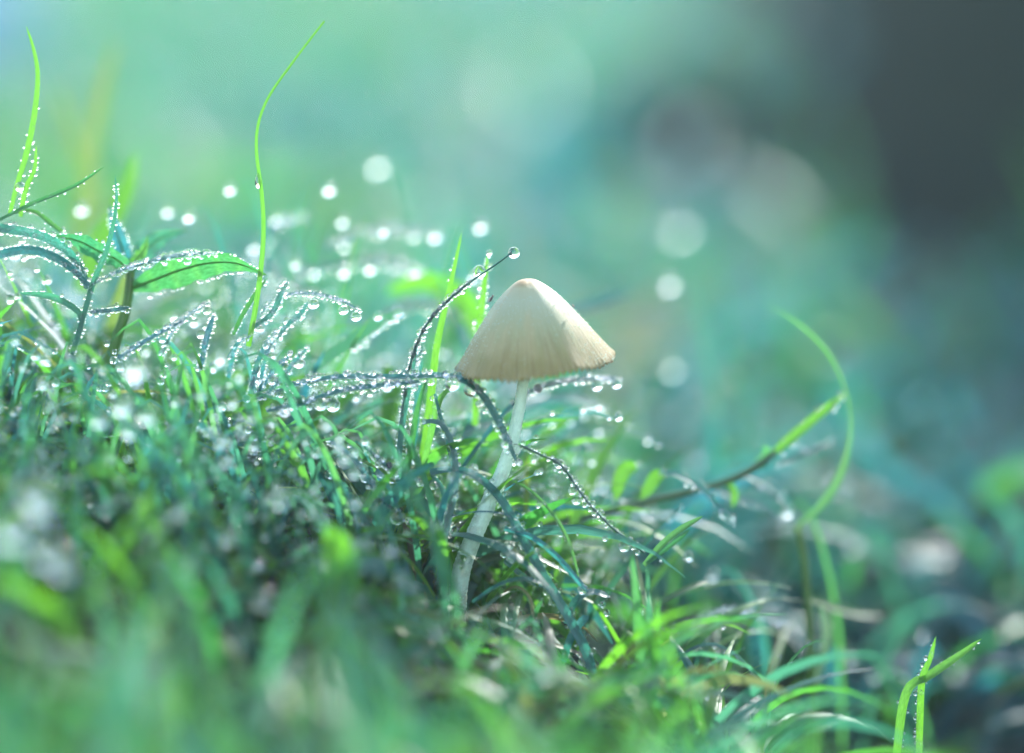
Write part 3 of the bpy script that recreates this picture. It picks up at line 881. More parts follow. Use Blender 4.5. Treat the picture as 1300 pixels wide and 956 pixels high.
# --- the runner with side leaves
def make_runner():
    base = P(690, 668, 1.2)
    root = empty('grass_runner', base)
    tag(root, 'long creeping grass runner with short side leaves, rising to a bright tip', 'grass runner')
    px = [(690, 668), (740, 658), (800, 642), (860, 628), (910, 615), (950, 598), (985, 574)]
    c = catmull([P(x, y, q) for (x, y), q in zip(px, np.linspace(1.2, 1.5, len(px)))], 60)
    V, F, UV = tube(c, np.interp(np.linspace(0, 1, 60), [0, .5, 1], [0.05, 0.055, 0.05]), 10)
    build('stalk', V, F, M_GRASS, root, tint=(0.3, 0.35, 0.35), uv=UV)

    def leaf(px, d, wpx, tint, roll, beads=None):
        cc = catmull([P(x, y, q) for (x, y), q in zip(px, np.linspace(d[0], d[1], len(px)))], 22)
        f = np.linspace(0, 1, 22)
        h = wpx / 92.9 / 2 * np.interp(f, [0, 0.15, 0.4, 0.75, 1], [0.5, 0.95, 1, 0.8, 0.08])
        t, s, n = frames(cc, *roll)
        V, F, UV = strip(cc, h, s, n, 0.3, 5)
        o = build('leaf', V, F, M_GRASS, root, tint=tint, uv=UV)
        if beads:
            cs, rs = bead_rows(cc, s, n, h, t, **dict(dict(spacing=0.06, r0=0.015, r1=0.035, surface=0.2), **beads))
            v, ff = spheres(cs, rs)
            b = build('dew_beads', v, ff, M_BEAD, o)
            b['kind'] = 'stuff'
    leaf([(980, 578), (1015, 548), (1045, 523), (1076, 497)], (1.5, 1.4), 15, BRIGHT, (0.4, 0.3), dict(spacing=0.12, skip=0.3, edges=(-1, 1), r1=0.05))
    leaf([(808, 592), (795, 596), (786, 610), (781, 636)], (1.3, 1.2), 20, (0.9, 0, 0), (0.2, 0.2))
    leaf([(842, 602), (832, 606), (824, 618), (814, 634)], (1.3, 1.2), 18, (0.9, 0, 0), (0.2, 0.2))
    leaf([(836, 600), (860, 602), (885, 615), (910, 640), (932, 668)], (1.2, 1.0), 11, DEWY, (0.6, 0.4), dict(spacing=0.075, r0=0.014, r1=0.040, surface=0.15))
    leaf([(940, 602), (968, 612), (990, 625), (1006, 650)], (1.6, 2.2), 10, DEWY, (0.6, 0.4), dict(spacing=0.075, r0=0.014, r1=0.040, surface=0.15))
    leaf([(960, 594), (970, 584), (974, 574), (968, 566)], (1.5, 1.5), 16, (0.5, 0.2, 0), (0.3, 0.3))
    leaf([(985, 590), (1010, 580), (1040, 566), (1060, 558)], (1.7, 2.2), 10, DEWY, (0.5, 0.4), dict(spacing=0.075, r0=0.014, r1=0.040, surface=0.15))
    leaf([(905, 620), (935, 628), (975, 640), (995, 660)], (1.8, 2.6), 18, (0.3, 0.6, 0), (0.3, 0.3), dict(spacing=0.1))
    leaf([(918, 612), (926, 616), (932, 628), (930, 645)], (1.5, 1.5), 12, (0.8, 0, 0), (0.3, 0.3))


make_runner()


def make_tall_stalk():
    base = P(1034, 1000, 1.8)
    root = empty('grass_stalk', base)
    tag(root, 'jointed grass stalk topped by a hooked blade that curls back past the runner tip', 'grass stalk')
    c = catmull([P(x, y, 1.8) for x, y in [(1034, 1000), (1032, 885), (1030, 830), (1026, 780), (1022, 720), (1013, 668)]], 40)
    V, F, UV = tube(c, np.interp(np.linspace(0, 1, 40), [0, 0.45, 0.5, 0.55, 1], [0.075, 0.06, 0.09, 0.06, 0.05]), 10)
    build('stalk', V, F, M_GRASS, root, tint=(0.7, 0.1, 0.35), uv=UV)

    def leaf(px, d, taper, wpx, tint, roll):
        cc = catmull([P(x, y, q) for (x, y), q in zip(px, np.linspace(d[0], d[1], len(px)))], 46)
        h = wpx / 92.9 / 2 * np.interp(np.linspace(0, 1, 46), np.linspace(0, 1, len(taper)), taper)
        t, s, n = frames(cc, *roll)
        V, F, UV = strip(cc, h, s, n, 0.35, 5)
        build('leaf', V, F, M_GRASS, root, tint=tint, uv=UV)
    leaf([(1013, 668), (1040, 645), (1064, 610), (1078, 565), (1079, 525), (1070, 485), (1050, 446), (1018, 414), (978, 389)], (1.8, 1.6), [0.5, 1, 0.9, 0.5, 0.25, 0.35, 0.5, 0.45, 0.08], 12, (0.55, 0.2, 0.15), (0.2, 1.0))
    leaf([(1026, 760), (1050, 768), (1085, 778), (1120, 782)], (1.8, 3.0), [0.6, 1, 0.9, 0.3], 14, (0.6, 0.2, 0.4), (0.5, 0.4))
    leaf([(1036, 870), (1042, 840), (1050, 805), (1044, 770)], (1.7, 1.9), [0.6, 1, 0.9, 0.4], 16, (0.1, 0.4, 0.4), (0.5, 0.4))


make_tall_stalk()

GR = 'small blades right of the long arching blade'
blade('dark-green pointed blade with a brown tip, upper of a close pair', [(818, 718), (838, 694), (862, 674), (893, 655)], (-0.1, -0.2), 10, (0.4, 0.1, 0.1), None, (0.6, 0.4), group=GR)
blade('dark-green pointed blade, lower of a close pair', [(821, 716), (842, 700), (862, 684), (876, 672)], (-0.2, -0.3), 9, GREEN, None, (0.7, 0.4), group=GR)
blade('soft upright green blade below the close pair', [(820, 890), (814, 830), (808, 760), (802, 706)], (-0.9, -0.9), 13, (0.6, 0.25, 0), None, (0.3, 0.2), group=GR)
blade('soft upright blade with a pale tip leaning on the one below the close pair', [(830, 890), (826, 830), (824, 780), (822, 722)], (-1.0, -0.8), 9, (0.5, 0.3, 0), None, (0.3, 0.2), group=GR)
blade('brownish blade with a bright drop at its end beside the close pair', [(835, 770), (862, 752), (885, 742), (900, 738)], (0.5, 0.9), 9, (0.3, 0.2, 0.35), None, (0.6, 0.4), group=GR)
blade('blurred emerald blade crossing low over the straws', [(640, 822), (665, 838), (690, 858), (712, 885)], (-1.6, -2.2), 22, BRIGHT, None, (0.3, 0.2), tip=0.9, group=GR)
blade('sharp bright blade with a reddish tip shooting out at the corner', [(1150, 882), (1180, 858), (1215, 834), (1246, 811)], (0.1, 0.1), 12, (0.75, 0.1, 0.05), SPARSE, (0.5, 0.3), group=GR)
blade('short spike of a blade with beads beside the sharp bright blade', [(1170, 868), (1178, 845), (1184, 825), (1188, 808)], (0.1, 0.1), 9, (0.9, 0, 0), dict(ROW, edges=(-1,)), (0.3, 0.3), group=GR)
blade('dark thin stem with beads low between the upright blades and jointed stalk', [(850, 850), (875, 826), (905, 818), (938, 835), (965, 868)], (0.3, 0.6), 5, (0.2, 0.6, 0.2), SPARSE, (0.4, 0.4), group=GR)
blade('dewy low blade bowed above the dark thin stem', [(870, 800), (905, 778), (945, 775), (1000, 792)], (1.2, 1.6), 7, DEWY, THICK, (0.8, 0.6), group=GR)

# --- blurred leaves in front and behind
GL = 'blurred leaves before and behind the focus'
blade('blurred blue-green leaf pointing out beside the blade bent to a drop', [(410, 722), (440, 718), (475, 720), (518, 726)], (-2.2, -1.6), 34, DEWY, None, (0.7, 0.6), name='leaf', cat='leaf', group=GL, tip=0.6)
blade('blurred lime leaf crossing the blue-green leaf', [(432, 780), (438, 740), (432, 700), (418, 665)], (-2.4, -2.6), 40, BRIGHT, None, (0.3, 0.4), name='leaf', cat='leaf', group=GL)
blade('blurred blue leaf sticking out behind the cap shoulder', [(700, 402), (735, 396), (770, 384), (802, 372)], (4.0, 3.5), 30, DEWY, None, (0.9, 0.8), name='leaf', cat='leaf', group=GL, tip=0.6)
blade('blurred blue leaf under the cap rim behind the three drops', [(665, 520), (705, 506), (745, 512), (775, 524)], (2.4, 2.0), 34, DEWY, None, (1.1, 0.9), name='leaf', cat='leaf', group=GL, tip=0.6)
blade('blurred bright green leaf arching behind the sharp-tipped blade', [(620, 470), (612, 420), (585, 378), (540, 358), (490, 372)], (2.6, 3.2), 34, BRIGHT, None, (0.5, 0.4), name='leaf', cat='leaf', group=GL, tip=0.6)
blade('blurred green blade standing behind the weed seedling', [(105, 370), (130, 310), (160, 250), (172, 195)], (2.6, 3.2), 34, BRIGHT, None, (0.4, 0.3), name='leaf', cat='leaf', group=GL, tip=0.4)
blade('blurred ochre reed standing behind the tall bent blade', [(95, 330), (112, 230), (128, 130), (148, 50)], (5.5, 6.0), 22, (0.9, 0.0, 0.55), None, (0.3, 0.3), name='reed', cat='reed', group=GL)
blade('second blurred ochre reed crossing the taller one', [(140, 340), (130, 270), (100, 190), (72, 110)], (6.5, 7.0), 20, (0.8, 0.1, 0.5), None, (0.3, 0.3), name='reed', cat='reed', group=GL)
blade('blurred green leaf behind the stem, below the rim', [(640, 640), (672, 600), (700, 560), (715, 520)], (2.5, 3.0), 40, (0.8, 0.1, 0), None, (0.3, 0.3), name='leaf', cat='leaf', group=GL)
blade('blurred blue leaf lying between sheaf and stem', [(560, 560), (590, 548), (622, 540), (660, 548)], (1.6, 1.8), 36, DEWY, None, (0.9, 0.7), name='leaf', cat='leaf', group=GL)
blade('blurred lime leaf between the sheaf and the glittering tuft', [(490, 540), (495, 510), (500, 490), (488, 462)], (1.4, 1.8), 22, BRIGHT, None, (0.2, 0.2), name='leaf', cat='leaf', group=GL)
blade('yellowish stalk standing behind the beaded stalk', [(668, 690), (668, 650), (669, 610), (668, 575)], (1.0, 1.0), 7, (0.9, 0.0, 0.5), None, (0.2, 0.2), name='leaf', cat='leaf', group=GL)

# ------------------------------------------------------------------ big dew drops
GDROP = 'large dew drops hanging in the grass'


def drop(label, px, py, d, rpx, stretch=1.0, flat=1.0, mat_=None, group=GDROP):
    c = P(px, py, d)
    r = rpx / 92.9
    v = UVS_V.copy()
    z = v[:, 2].copy()
    pear = 1 - 0.12 * np.clip(z, 0, 1) * (stretch > 1.02) * 2
    v[:, 0] *= pear
    v[:, 1] *= pear
    v[:, 2] *= stretch
    v[:, 0] *= flat
    o = build('dew_drop', c + v * r, UVS_F, mat_ or M_DROP, loc=c)
    tag(o, label, 'dew drop', group)
    return o


for a in (
        ('clear drop at the tip of the thin arching stalk above the cap', 652.5, 321, 0.1, 7.5),
        ('drop where the beaded stalk crosses the blade behind the cap', 609, 345, 0.2, 8.5),
        ('small drop on the tip of the beaded blade behind the cap', 621, 321, 0.45, 4),
        ('round greenish drop hanging under the dew-laden blade beside the cap rim', 574.5, 487, -0.4, 9.5),
        ('amber drop hanging against the cap rim', 597, 495, -0.3, 8.5),
        ('white drop under the dew-laden blade above the sheaf', 522, 487, -0.2, 5),
        ('first drop under the jutting blade, close to the stem', 683, 493, 0.5, 6.5),
        ('middle drop under the jutting blade right of the stem', 758, 489, 0.7, 7.5),
        ('drop at the end of the jutting blade below the cap', 783, 487, 0.75, 6.5),
        ('big clear drop at the end of the sloping beaded blade', 505, 656, -0.4, 9.5, 1.1),
        ('pear-shaped drop at the tip of the bent-down blade', 475.5, 690, -0.6, 9, 1.2),
        ('small drop on the sloping beaded blade above the big clear drop', 484, 626, -0.35, 5),
        ('flattened drop under the beaded blade leading to the sheaf', 502, 601, -0.25, 6.5, 0.8),
        ('drop at the end of the beaded blade by the hanging blades', 534, 612, -0.3, 5.5, 1.0),
        ('drop pair upper bead on the stem beside the bent dewy blade', 642, 555, -0.4, 5.5),
        ('drop pair lower bead on the stem beside the bent dewy blade', 641, 565, -0.4, 5),
        ('elongated drop hanging on the hair-thin curving stem', 328, 230, 0.0, 4.5, 2.2),
        ('first drop under the hooked blade of the tuft', 398, 386, 0.1, 7.5, 0.85),
        ('second drop under the hooked blade of the tuft', 436, 394, 0.05, 6.5, 0.9),
        ('third drop under the hooked blade, at its end', 452, 402, 0.0, 7.0, 0.9),
        ('drop on the end of the broad green dewy-backed blade', 506, 397, 0.9, 7),
        ('drop on the back of the broad green dewy-backed blade', 480, 401, 0.9, 6),
        ('clear drop beside the little beaded blade above the ropes', 380, 461, -0.2, 7),
        ('bright drop beside the dark blades of the tuft', 361, 468, -0.1, 8),
        ('drop on the beaded stalk right of the stem', 710, 589, -0.1, 6),
        ('drop under the blade hung with small drops', 640, 704, -0.2, 5, 0.8),
        ('drop under the pale blue level blade', 519, 752, -0.5, 7, 0.8),
        ('second smaller drop under the pale blue level blade', 545, 752, -0.45, 4),
        ('drop on the hooked tip near the folded glossy blade', 740, 748, -0.4, 6.5),
        ('large clear drop clinging under the dewy ropes beside the tuft', 423, 514, -0.3, 9),
        ('clear drop in the glittering tuft below the hooked blade', 330, 470, 0.2, 8),
):
    drop(*a)

# ------------------------------------------------------------------ big drops far out of focus, each on its own blade of the lawn
CARRY = []
NEARPOS = []
BOKEH = [(104, 265, 9, 'white disc just over the slim drooping blade'), (213, 268, 9, 'white disc above the small pale leaf of the weed'), (292, 240, 8, 'dim disc between the weed and the hair-thin stem'),
         (240, 275, 7, 'faint disc above the weed, beside a brighter one'), (350, 278, 10, 'bright disc touching the right of the hair-thin stem'), (435, 281, 10, 'bright disc over the highest dewy row, level with the lone bright one'),
         (418, 240, 9, 'lone disc highest above the glittering tuft'), (487, 293, 8, 'disc at the left end of the highest dewy row'), (553, 299, 10, 'bright disc at the right end of the highest dewy row'),
         (610, 287, 10, 'lone bright disc above the beaded blade behind the cap'), (322, 314, 9, 'disc over the tip of the lower weed leaf'), (400, 345, 10, 'brightest disc over the hooked blade'),
         (375, 335, 8, 'soft disc beside the brightest one over the hooked blade'), (470, 340, 9, 'soft disc in the middle of the second dewy row'), (528, 345, 8, 'disc at the end of the second dewy row'),
         (600, 352, 8, 'disc hidden behind the stalk that arches past the cap'), (853, 467, 20, 'yellowish disc standing alone right of the cap rim'), (850, 360, 17, 'pale disc above the yellowish one right of the cap'),
         (863, 290, 32, 'large bluish disc high to the right of the cap'), (1120, 345, 62, 'largest grey disc, before the added dark bank'), (825, 650, 9, 'bright white disc under the runner'),
         (905, 730, 8, 'white disc at the end of the brownish blade'), (1000, 650, 8, 'small white disc at the end of a runner leaf'), (1085, 690, 18, 'soft disc right of the stalk joint'),
         (1075, 752, 18, 'soft disc above the side leaf of the jointed stalk'), (1155, 735, 22, 'large soft disc halfway from the stalk to the picture edge'), (1235, 640, 28, 'large dim disc lowest before the added dark bank'),
         (1172, 805, 11, 'bright disc just above the short spike'), (1082, 838, 10, 'bright disc beside the foot of the jointed stalk'), (1112, 858, 11, 'bright disc near the bottom, left of the short spike'),
         (955, 752, 20, 'left one of two pale discs over the bowed low blade'), (985, 750, 19, 'right one of two pale discs over the bowed low blade'), (762, 520, 9, 'white disc on the blue leaf under the cap'),
         (748, 560, 26, 'broad white disc between stem and runner'), (885, 585, 20, 'bright bluish disc above the runner'), (675, 552, 10, 'pale greenish disc touching the stem'),
         (1065, 610, 22, 'dim disc inside the hook of the jointed stalk'), (1262, 850, 20, 'soft disc right of the reddish tip'), (640, 545, 8, 'faint disc at the other side of the stem'),
         (480, 210, 18, 'faint large disc high above the dewy rows')]
NEARB = [(45, 625, 20, 'upper of two overlapping discs at the edge'), (52, 642, 20, 'lower of two overlapping discs at the edge'), (16, 672, 24, 'big disc cut by the picture edge'), (60, 700, 21, 'brightest disc of the big cluster'),
         (80, 716, 19, 'lowest disc of the big cluster'), (155, 515, 9, 'small bright disc, first of a pair'), (188, 527, 9, 'small bright disc, second of a pair'), (127, 531, 8, 'dimmer small disc beside the bright pair'),
         (166, 545, 8, 'small hollow disc under the bright pair'), (335, 760, 12, 'pale disc low in the front grass'), (292, 680, 10, 'small disc over the front grass'), (172, 468, 10, 'bluish disc over the front grass'),
         (307, 808, 14, 'blue-green disc lowest in the front grass'), (357, 635, 9, 'white glint above the blurred lime leaf')]
for back, lst in ((1, BOKEH), (-1, NEARB)):
    for (x, y, r, txt) in lst:
        rc = r / 92.9
        dd = FOC * rc / (1.5 - back * rc) * back
        p = P(x, y, dd)
        rr = min(0.17, 0.05 + 0.25 * rc) * R.uniform(0.85, 1.1) * (1.7 if back < 0 else 1)
        o_ = build('dew_drop', p + UVS_V * rr, UVS_F, M_FARDEW if back > 0 else M_GLINT, loc=p)
        tag(o_, 'blurred dew drop, ' + txt, 'dew drop', 'blurred dew drops behind' if back > 0 else 'blurred dew drops in front')
        if back < 0:
            NEARPOS.append(p)
        # the blade that carries it
        gz = float(ground_z(p[0], p[1])) - 0.1
        sgn = R.choice([-1, 1])
        cc = catmull([(p[0] + sgn * 0.9, p[1] + R.uniform(-.3, .5), gz), (p[0] + sgn * 0.75, p[1], gz + (p[2] - gz) * 0.6), (p[0] + sgn * 0.3, p[1], p[2] + 0.05), (p[0] - sgn * 0.05, p[1], p[2] - 0.02)], 16)
        f_ = np.linspace(0, 1, 16)
        hh = 0.042 * np.interp(f_, [0, 0.4, 0.8, 1], [0.8, 1, 0.6, 0.1])
        t_, s_, n_ = frames(cc, 0.5, 0.3)
        CARRY.append((strip(cc, hh, s_, n_, 0.3, 3), (R.uniform(0.1, .6), R.uniform(0.1, 0.6), 0)))
# the finer glitter over the near face of the mound: too many to count
GC, GRAD = [], []
GRR = random.Random(5)
while len(GC) < 190:
    x, y = GRR.uniform(15, 465), GRR.uniform(395, 660)
    lo = np.interp(x, [0, 120, 290, 340, 420, 520], [415, 425, 450, 530, 535, 575])
    if not lo < y < lo + 190:
        continue
    p = P(x, y, GRR.uniform(-1.8, 0.4) - (y - lo) * 0.006)
    GC.append(p)
    GRAD.append(GRR.uniform(0.034, 0.072))
    NEARPOS.append(p)
    gz = float(ground_z(p[0], p[1])) - 0.1
    sgn = GRR.choice([-1, 1])
    wd, hp = GRR.uniform(0.5, 1.7), GRR.uniform(0.05, 0.30)
    cc = catmull([(p[0] + sgn * wd, p[1] + GRR.uniform(-.2, .8), min(gz, p[2] - 0.6)), (p[0] + sgn * wd * 0.85, p[1] + GRR.uniform(0, .4), gz + (p[2] - gz) * 0.6),
                  (p[0] + sgn * wd * 0.45, p[1] + 0.1, p[2] + hp), (p[0] + sgn * 0.04, p[1] + 0.05, p[2] + 0.01)], 16)
    ray = cc[:, None, :] - np.array(NEARPOS[:len(NEARB)])[None]
    al_ = ray @ np.array(to_sun)
    if ((al_ > 0) & (np.linalg.norm(ray - al_[..., None] * np.array(to_sun), axis=-1) < 0.25)).any():
        continue
    t_, s_, n_ = frames(cc, 0.5, 0.3)
    CARRY.append((strip(cc, 0.05 * np.interp(np.linspace(0, 1, 16), [0, 0.4, 0.8, 1], [0.8, 1, 0.6, 0.1]), s_, n_, 0.3, 3), (GRR.uniform(0.2, 0.9), GRR.uniform(0, .8), 0)))
gv_, gf_ = spheres(GC, GRAD)
tag(build('dew', gv_, gf_, M_GLINT), 'glittering drops over the near face of the mound', 'dew', kind='stuff')
V_, F_, T_, U_, b_ = [], [], [], [], 0
for (v, f, u), tn in CARRY:
    V_.append(v)
    F_.append(f + b_)
    U_.append(u)
    T_.append(np.tile(tn, (len(v), 1)))
    b_ += len(v)
tag(build('grass', np.concatenate(V_), np.concatenate(F_), M_GRASS, tint=np.concatenate(T_), uv=np.concatenate(U_)), 'blurred grass blades carrying the blurred drops', 'grass', kind='stuff')

# ------------------------------------------------------------------ two tiny insects
def gnat(label, px, py, d, ang, size):
    p = P(px, py, d)
    root = empty('gnat', p)
    tag(root, label, 'insect', 'tiny dark insects on the cap')
    a = np.array([math.cos(ang), 0, math.sin(ang)])
    bvec = np.array([-math.sin(ang), 0, math.cos(ang)])
    yv = np.array([0, 1.0, 0])
    V = [p + size * (v[0] * a * (1.0 - 0.3 * v[0]) + v[1] * yv * 0.36 + v[2] * bvec * 0.36) for v in UVS_V]
    build('body', V, UVS_F, M_FLY, root)
    build('head', [p + size * (1.0 * a + 0.3 * v) for v in UVS_V], UVS_F, M_FLY, root)
    for sg in (1, -1):
        cc = catmull([p + size * (0.4 * a + 0.3 * bvec), p + size * (-0.5 * a + 0.6 * bvec + sg * yv * 0.5), p + size * (-1.6 * a + 0.5 * bvec + sg * yv * 0.7)], 8)
        t, s_, n_ = frames(cc, 0.8, 0.8)
        V, F, UV = strip(cc, size * 0.3 * np.array([.3, .7, .9, 1, 1, .9, .6, .1]), s_, n_, 0.1, 3)
        build('wing', V, F, M_WING, root, uv=UV)
        for k in (-0.4, 0.1, 0.6):
            l0 = p + size * (k * a)
            V, F, UV = tube(catmull([l0, l0 + size * (0.25 * bvec + sg * yv * 0.6 + 0.1 * k * a), l0 + size * (-0.5 * bvec + sg * yv * 0.9 + 0.3 * k * a)], 6), size * 0.06, 5)
            build('leg', V, F, M_FLY, root)


gnat('tiny dark winged insect perched on the shoulder of the cap by the beaded blade', 624, 379, -0.05, 1.15, 0.042)
gnat('tinier dark insect crawling on the sunlit flank of the cap', 728, 389, -0.2, -0.6, 0.022)

# ------------------------------------------------------------------ lawn scatter (nobody could count it)
def grass_batch(name, bx, by, length, width, lean, curl, az, tint, nseg=6, bz=None, label=None, dew=None, keep=None, foldv=0.3):
    """many blades in one mesh: arrays of base position, length, width, lean, curl, azimuth"""
    n = len(bx)
    z0 = ground_z(bx, by) - 0.1 if bz is None else bz
    t = np.linspace(0, 1, nseg + 1)
    th = lean[:, None] + curl[:, None] * t[None] ** 1.4
    tm = 0.5 * (th[:, 1:] + th[:, :-1])
    dl = (length / nseg)[:, None]
    hx = np.concatenate([np.zeros((n, 1)), np.cumsum(np.sin(tm) * dl, 1)], 1)
    hz = np.concatenate([np.zeros((n, 1)), np.cumsum(np.cos(tm) * dl, 1)], 1)
    ca, sa = np.cos(az)[:, None], np.sin(az)[:, None]
    C = np.stack([bx[:, None] + hx * ca, by[:, None] + hx * sa, z0[:, None] + hz], 2)
    tan = np.stack([np.sin(th) * ca, np.sin(th) * sa, np.cos(th)], 2)
    side0 = np.stack([-np.sin(az), np.cos(az), np.zeros(n)], 1)[:, None, :] * np.ones((1, nseg + 1, 1))
    nor0 = np.cross(tan, side0)
    tw = (NR.uniform(-1.2, 1.2, n)[:, None] + NR.uniform(-1.0, 1.0, n)[:, None] * t[None])[..., None]
    side = np.cos(tw) * side0 + np.sin(tw) * nor0
    nor = np.cos(tw) * nor0 - np.sin(tw) * side0
    hw = (width / 2)[:, None] * np.interp(t, [0, 0.3, 0.65, 1], [0.6, 1, 0.85, 0.04])[None]
    if keep is not None:
        ok = keep(C, hw)
        C, side, nor, hw, tint = C[ok], side[ok], nor[ok], hw[ok], tint[ok]
        n = len(C)
    V = np.stack([C - side * hw[..., None], C + nor * (hw * foldv)[..., None], C + side * hw[..., None]], 2)
    idx = np.arange(n * (nseg + 1) * 3).reshape(n, nseg + 1, 3)
    f = []
    for j in (0, 1):
        f.append(np.stack([idx[:, :-1, j], idx[:, :-1, j + 1], idx[:, 1:, j + 1], idx[:, 1:, j]], -1).reshape(-1, 4))
    uv = np.stack([np.broadcast_to(np.array([0, .5, 1])[None, None], (n, nseg + 1, 3)), np.broadcast_to(t[None, :, None] * 6, (n, nseg + 1, 3))], -1).reshape(-1, 2)
    o = build(name, V.reshape(-1, 3), np.concatenate(f), M_GRASS, tint=np.repeat(tint, (nseg + 1) * 3, axis=0), uv=uv)
    tag(o, label, 'grass', kind='stuff')
    return o, C, side, nor, hw


def tints(n, yel, dew, dry=0.05, wet=(0.5, 1)):
    """a random kind for each blade"""
    y = np.clip(NR.normal(yel, 0.25, n), 0, 1)
    d = (NR.rand(n) < dew) * NR.uniform(*wet, n)
    b = (NR.rand(n) < dry) * NR.uniform(0.4, 0.9, n)
    return np.stack([y, d, b], 1)


def dew_on(name, C, side, nor, hw, per, r0, r1, material, fine, label):
    n, m, _ = C.shape
    cnt = int(n * per)
    bi = NR.randint(0, n, cnt)
    f = NR.uniform(0.15, 0.999, cnt) * (m - 1)
    i = f.astype(int)
    q = (f - i)[:, None]

    def at(A):
        return A[bi, i] * (1 - q) + A[bi, np.minimum(i + 1, m - 1)] * q
    h = at(hw[..., None])
    e = np.where(NR.rand(cnt) < 0.7, NR.choice([-1.0, 1.0], cnt), NR.uniform(-1, 1, cnt))[:, None]
    r = (r0 + (r1 - r0) * NR.rand(cnt) ** 2.0)
    up = at(nor)
    up = np.where(up[:, 2:3] < 0, -up, up)
    c = at(C) + at(side) * e * (h + 0.4 * r[:, None]) + up * 0.6 * r[:, None]
    v, ff = spheres(c, r, fine)
    o = build(name, v, ff, material)
    tag(o, label, 'dew', kind='stuff')
    return o


def sunways(C, wide=0.34, slim=0.13):
    """blades that stand between the sun and one of the glittering drops"""
    ts = np.array(to_sun)
    out = np.zeros(C.shape[:2], dtype=bool)
    for iq, q in enumerate(NEARPOS):
        v = C - q
        al = v @ ts
        out |= (al > 0.1) & (np.linalg.norm(v - al[..., None] * ts, axis=-1) < (wide if iq < len(NEARB) else slim))
    return out




def keep_clear(front_only_below):
    """leave room before the mushroom and before the things in focus: grass there stays low"""
    def k(C, hw):
        px, py, d = project(C)
        # line under which grass in front of the focus may show
        jit = NR.uniform(-1, 1, (len(C), 1)) ** 3 * 55
        line = jit + np.interp(px, [-200, 0, 120, 330, 420, 520, 640, 760, 900, 1100, 1400], front_only_below)
        bad = (d < 0.6) & (py < line)
        stem = (d < 0.45) & (np.abs(px - np.interp(py, [480, 530, 585, 640, 690, 760], [664, 657, 643, 620, 598, 582])) < 42) & (py < 755)
        veil = np.zeros_like(bad)
        for (x_, y_, r_, t_) in NEARB:
            veil |= (d < -1.0) & (np.hypot(px - x_, py - y_) < r_ * 0.9 + 16) & (d < -39 * (r_ / 92.9) / (1.5 + r_ / 92.9) + 0.3)
        veil |= (d < 0.05) & (np.abs(px - np.interp(py, [600, 632, 680, 735, 785, 830, 875], [610, 634, 662, 692, 722, 745, 756])) < 24) & (py > 595) & (py < 850)
        veil |= (d < 0.05) & (np.abs(px - np.interp(py, [535, 580, 620, 665, 705, 742], [562, 576, 574, 564, 556, 553])) < 22) & (py > 535) & (py < 735)
        for q in NEARPOS[len(NEARB):]:
            x_, y_, d_ = project(q)
            veil |= (d < d_) & (np.hypot(px - x_, py - y_) < 13)
        veil |= sunways(C)
        return ~(bad | stem | veil).any(1)
    return k


# the tangle at the plane of focus
SEED = 3
FRONT = [330, 380, 430, 430, 520, 600, 690, 740, 750, 850, 900]


def mound_batch(n, x0, x1, y0, y1, L, W, ln, cu, tn, seg, label, keep, dens=None, dew=()):
    global NR
    NR = np.random.RandomState(sum(ord(ch) for ch in label) * 7 + SEED)
    bx = NR.uniform(x0, x1, n)
    by = NR.uniform(y0, y1, n)
    if dens is not None:
        k = NR.rand(n) < dens(bx, by)
        bx, by = bx[k], by[k]
        n = len(bx)
    o = grass_batch('grass', bx, by, NR.uniform(*L, n), NR.uniform(*W, n), NR.uniform(*ln, n), NR.uniform(*cu, n), NR.uniform(0, 6.283, n), tints(n, *tn), seg, label=label, keep=keep)
    for per, r0, r1, m_, fine, lab in dew:
        dew_on('dew', *o[1:], per, r0, r1, m_, fine, lab)
    return o


mound_batch(1250, -8.5, 6.5, -1.2, 2.6, (2.0, 4.4), (0.07, 0.17), (0.1, 0.9), (0.3, 1.9), (0.68, 0.42, 0.06, (0.25, 0.6)), 9, 'tangle of fine wet grass round the foot of the mushroom',
            keep_clear(FRONT), lambda x, y: np.clip(1 - (x - 1.4) / 2.2, 0, 1) * np.where((x > 1.2) & (y > 0.6), 0.4, 1), ((6.0, 0.012, 0.042, M_BEAD, True, 'beads of dew all over the tangle of fine grass'),))
# dew-laden tuft to the left, where the light glitters most
mound_batch(560, -6.8, -0.4, -0.9, 4.0, (2.2, 4.6), (0.06, 0.14), (0.1, 0.9), (0.8, 2.2), (0.6, 0.6, 0.03, (0.25, 0.65)), 9, 'dew-laden tuft glittering beside the mushroom',
            keep_clear([330, 400, 420, 420, 430, 520, 640, 740, 760, 850, 900]), None,
            ((26.0, 0.020, 0.078, M_GLINT, True, 'glittering dew on the laden tuft'),))
mound_batch(1300, -9.5, 0.3, 0.6, 6.5, (2.4, 5.0), (0.08, 0.24), (0.05, 0.7), (0.5, 2.0), (0.65, 0.45, 0.03), 9, 'bright wet grass on the crest of the mound behind the tuft',
            lambda C, hw: ~((lambda px, py, d: (py < np.interp(px, [-100, 60, 130, 330, 460, 560, 620], [300, 330, 385, 370, 385, 430, 520]) + NR.uniform(-1, 1, (len(C), 1)) ** 3 * 50))(*project(C)) | sunways(C, 0.25, 0.13)).any(1), None,
            ((9.0, 0.02, 0.075, M_GLINT, True, 'dew on the bright grass of the crest'),))
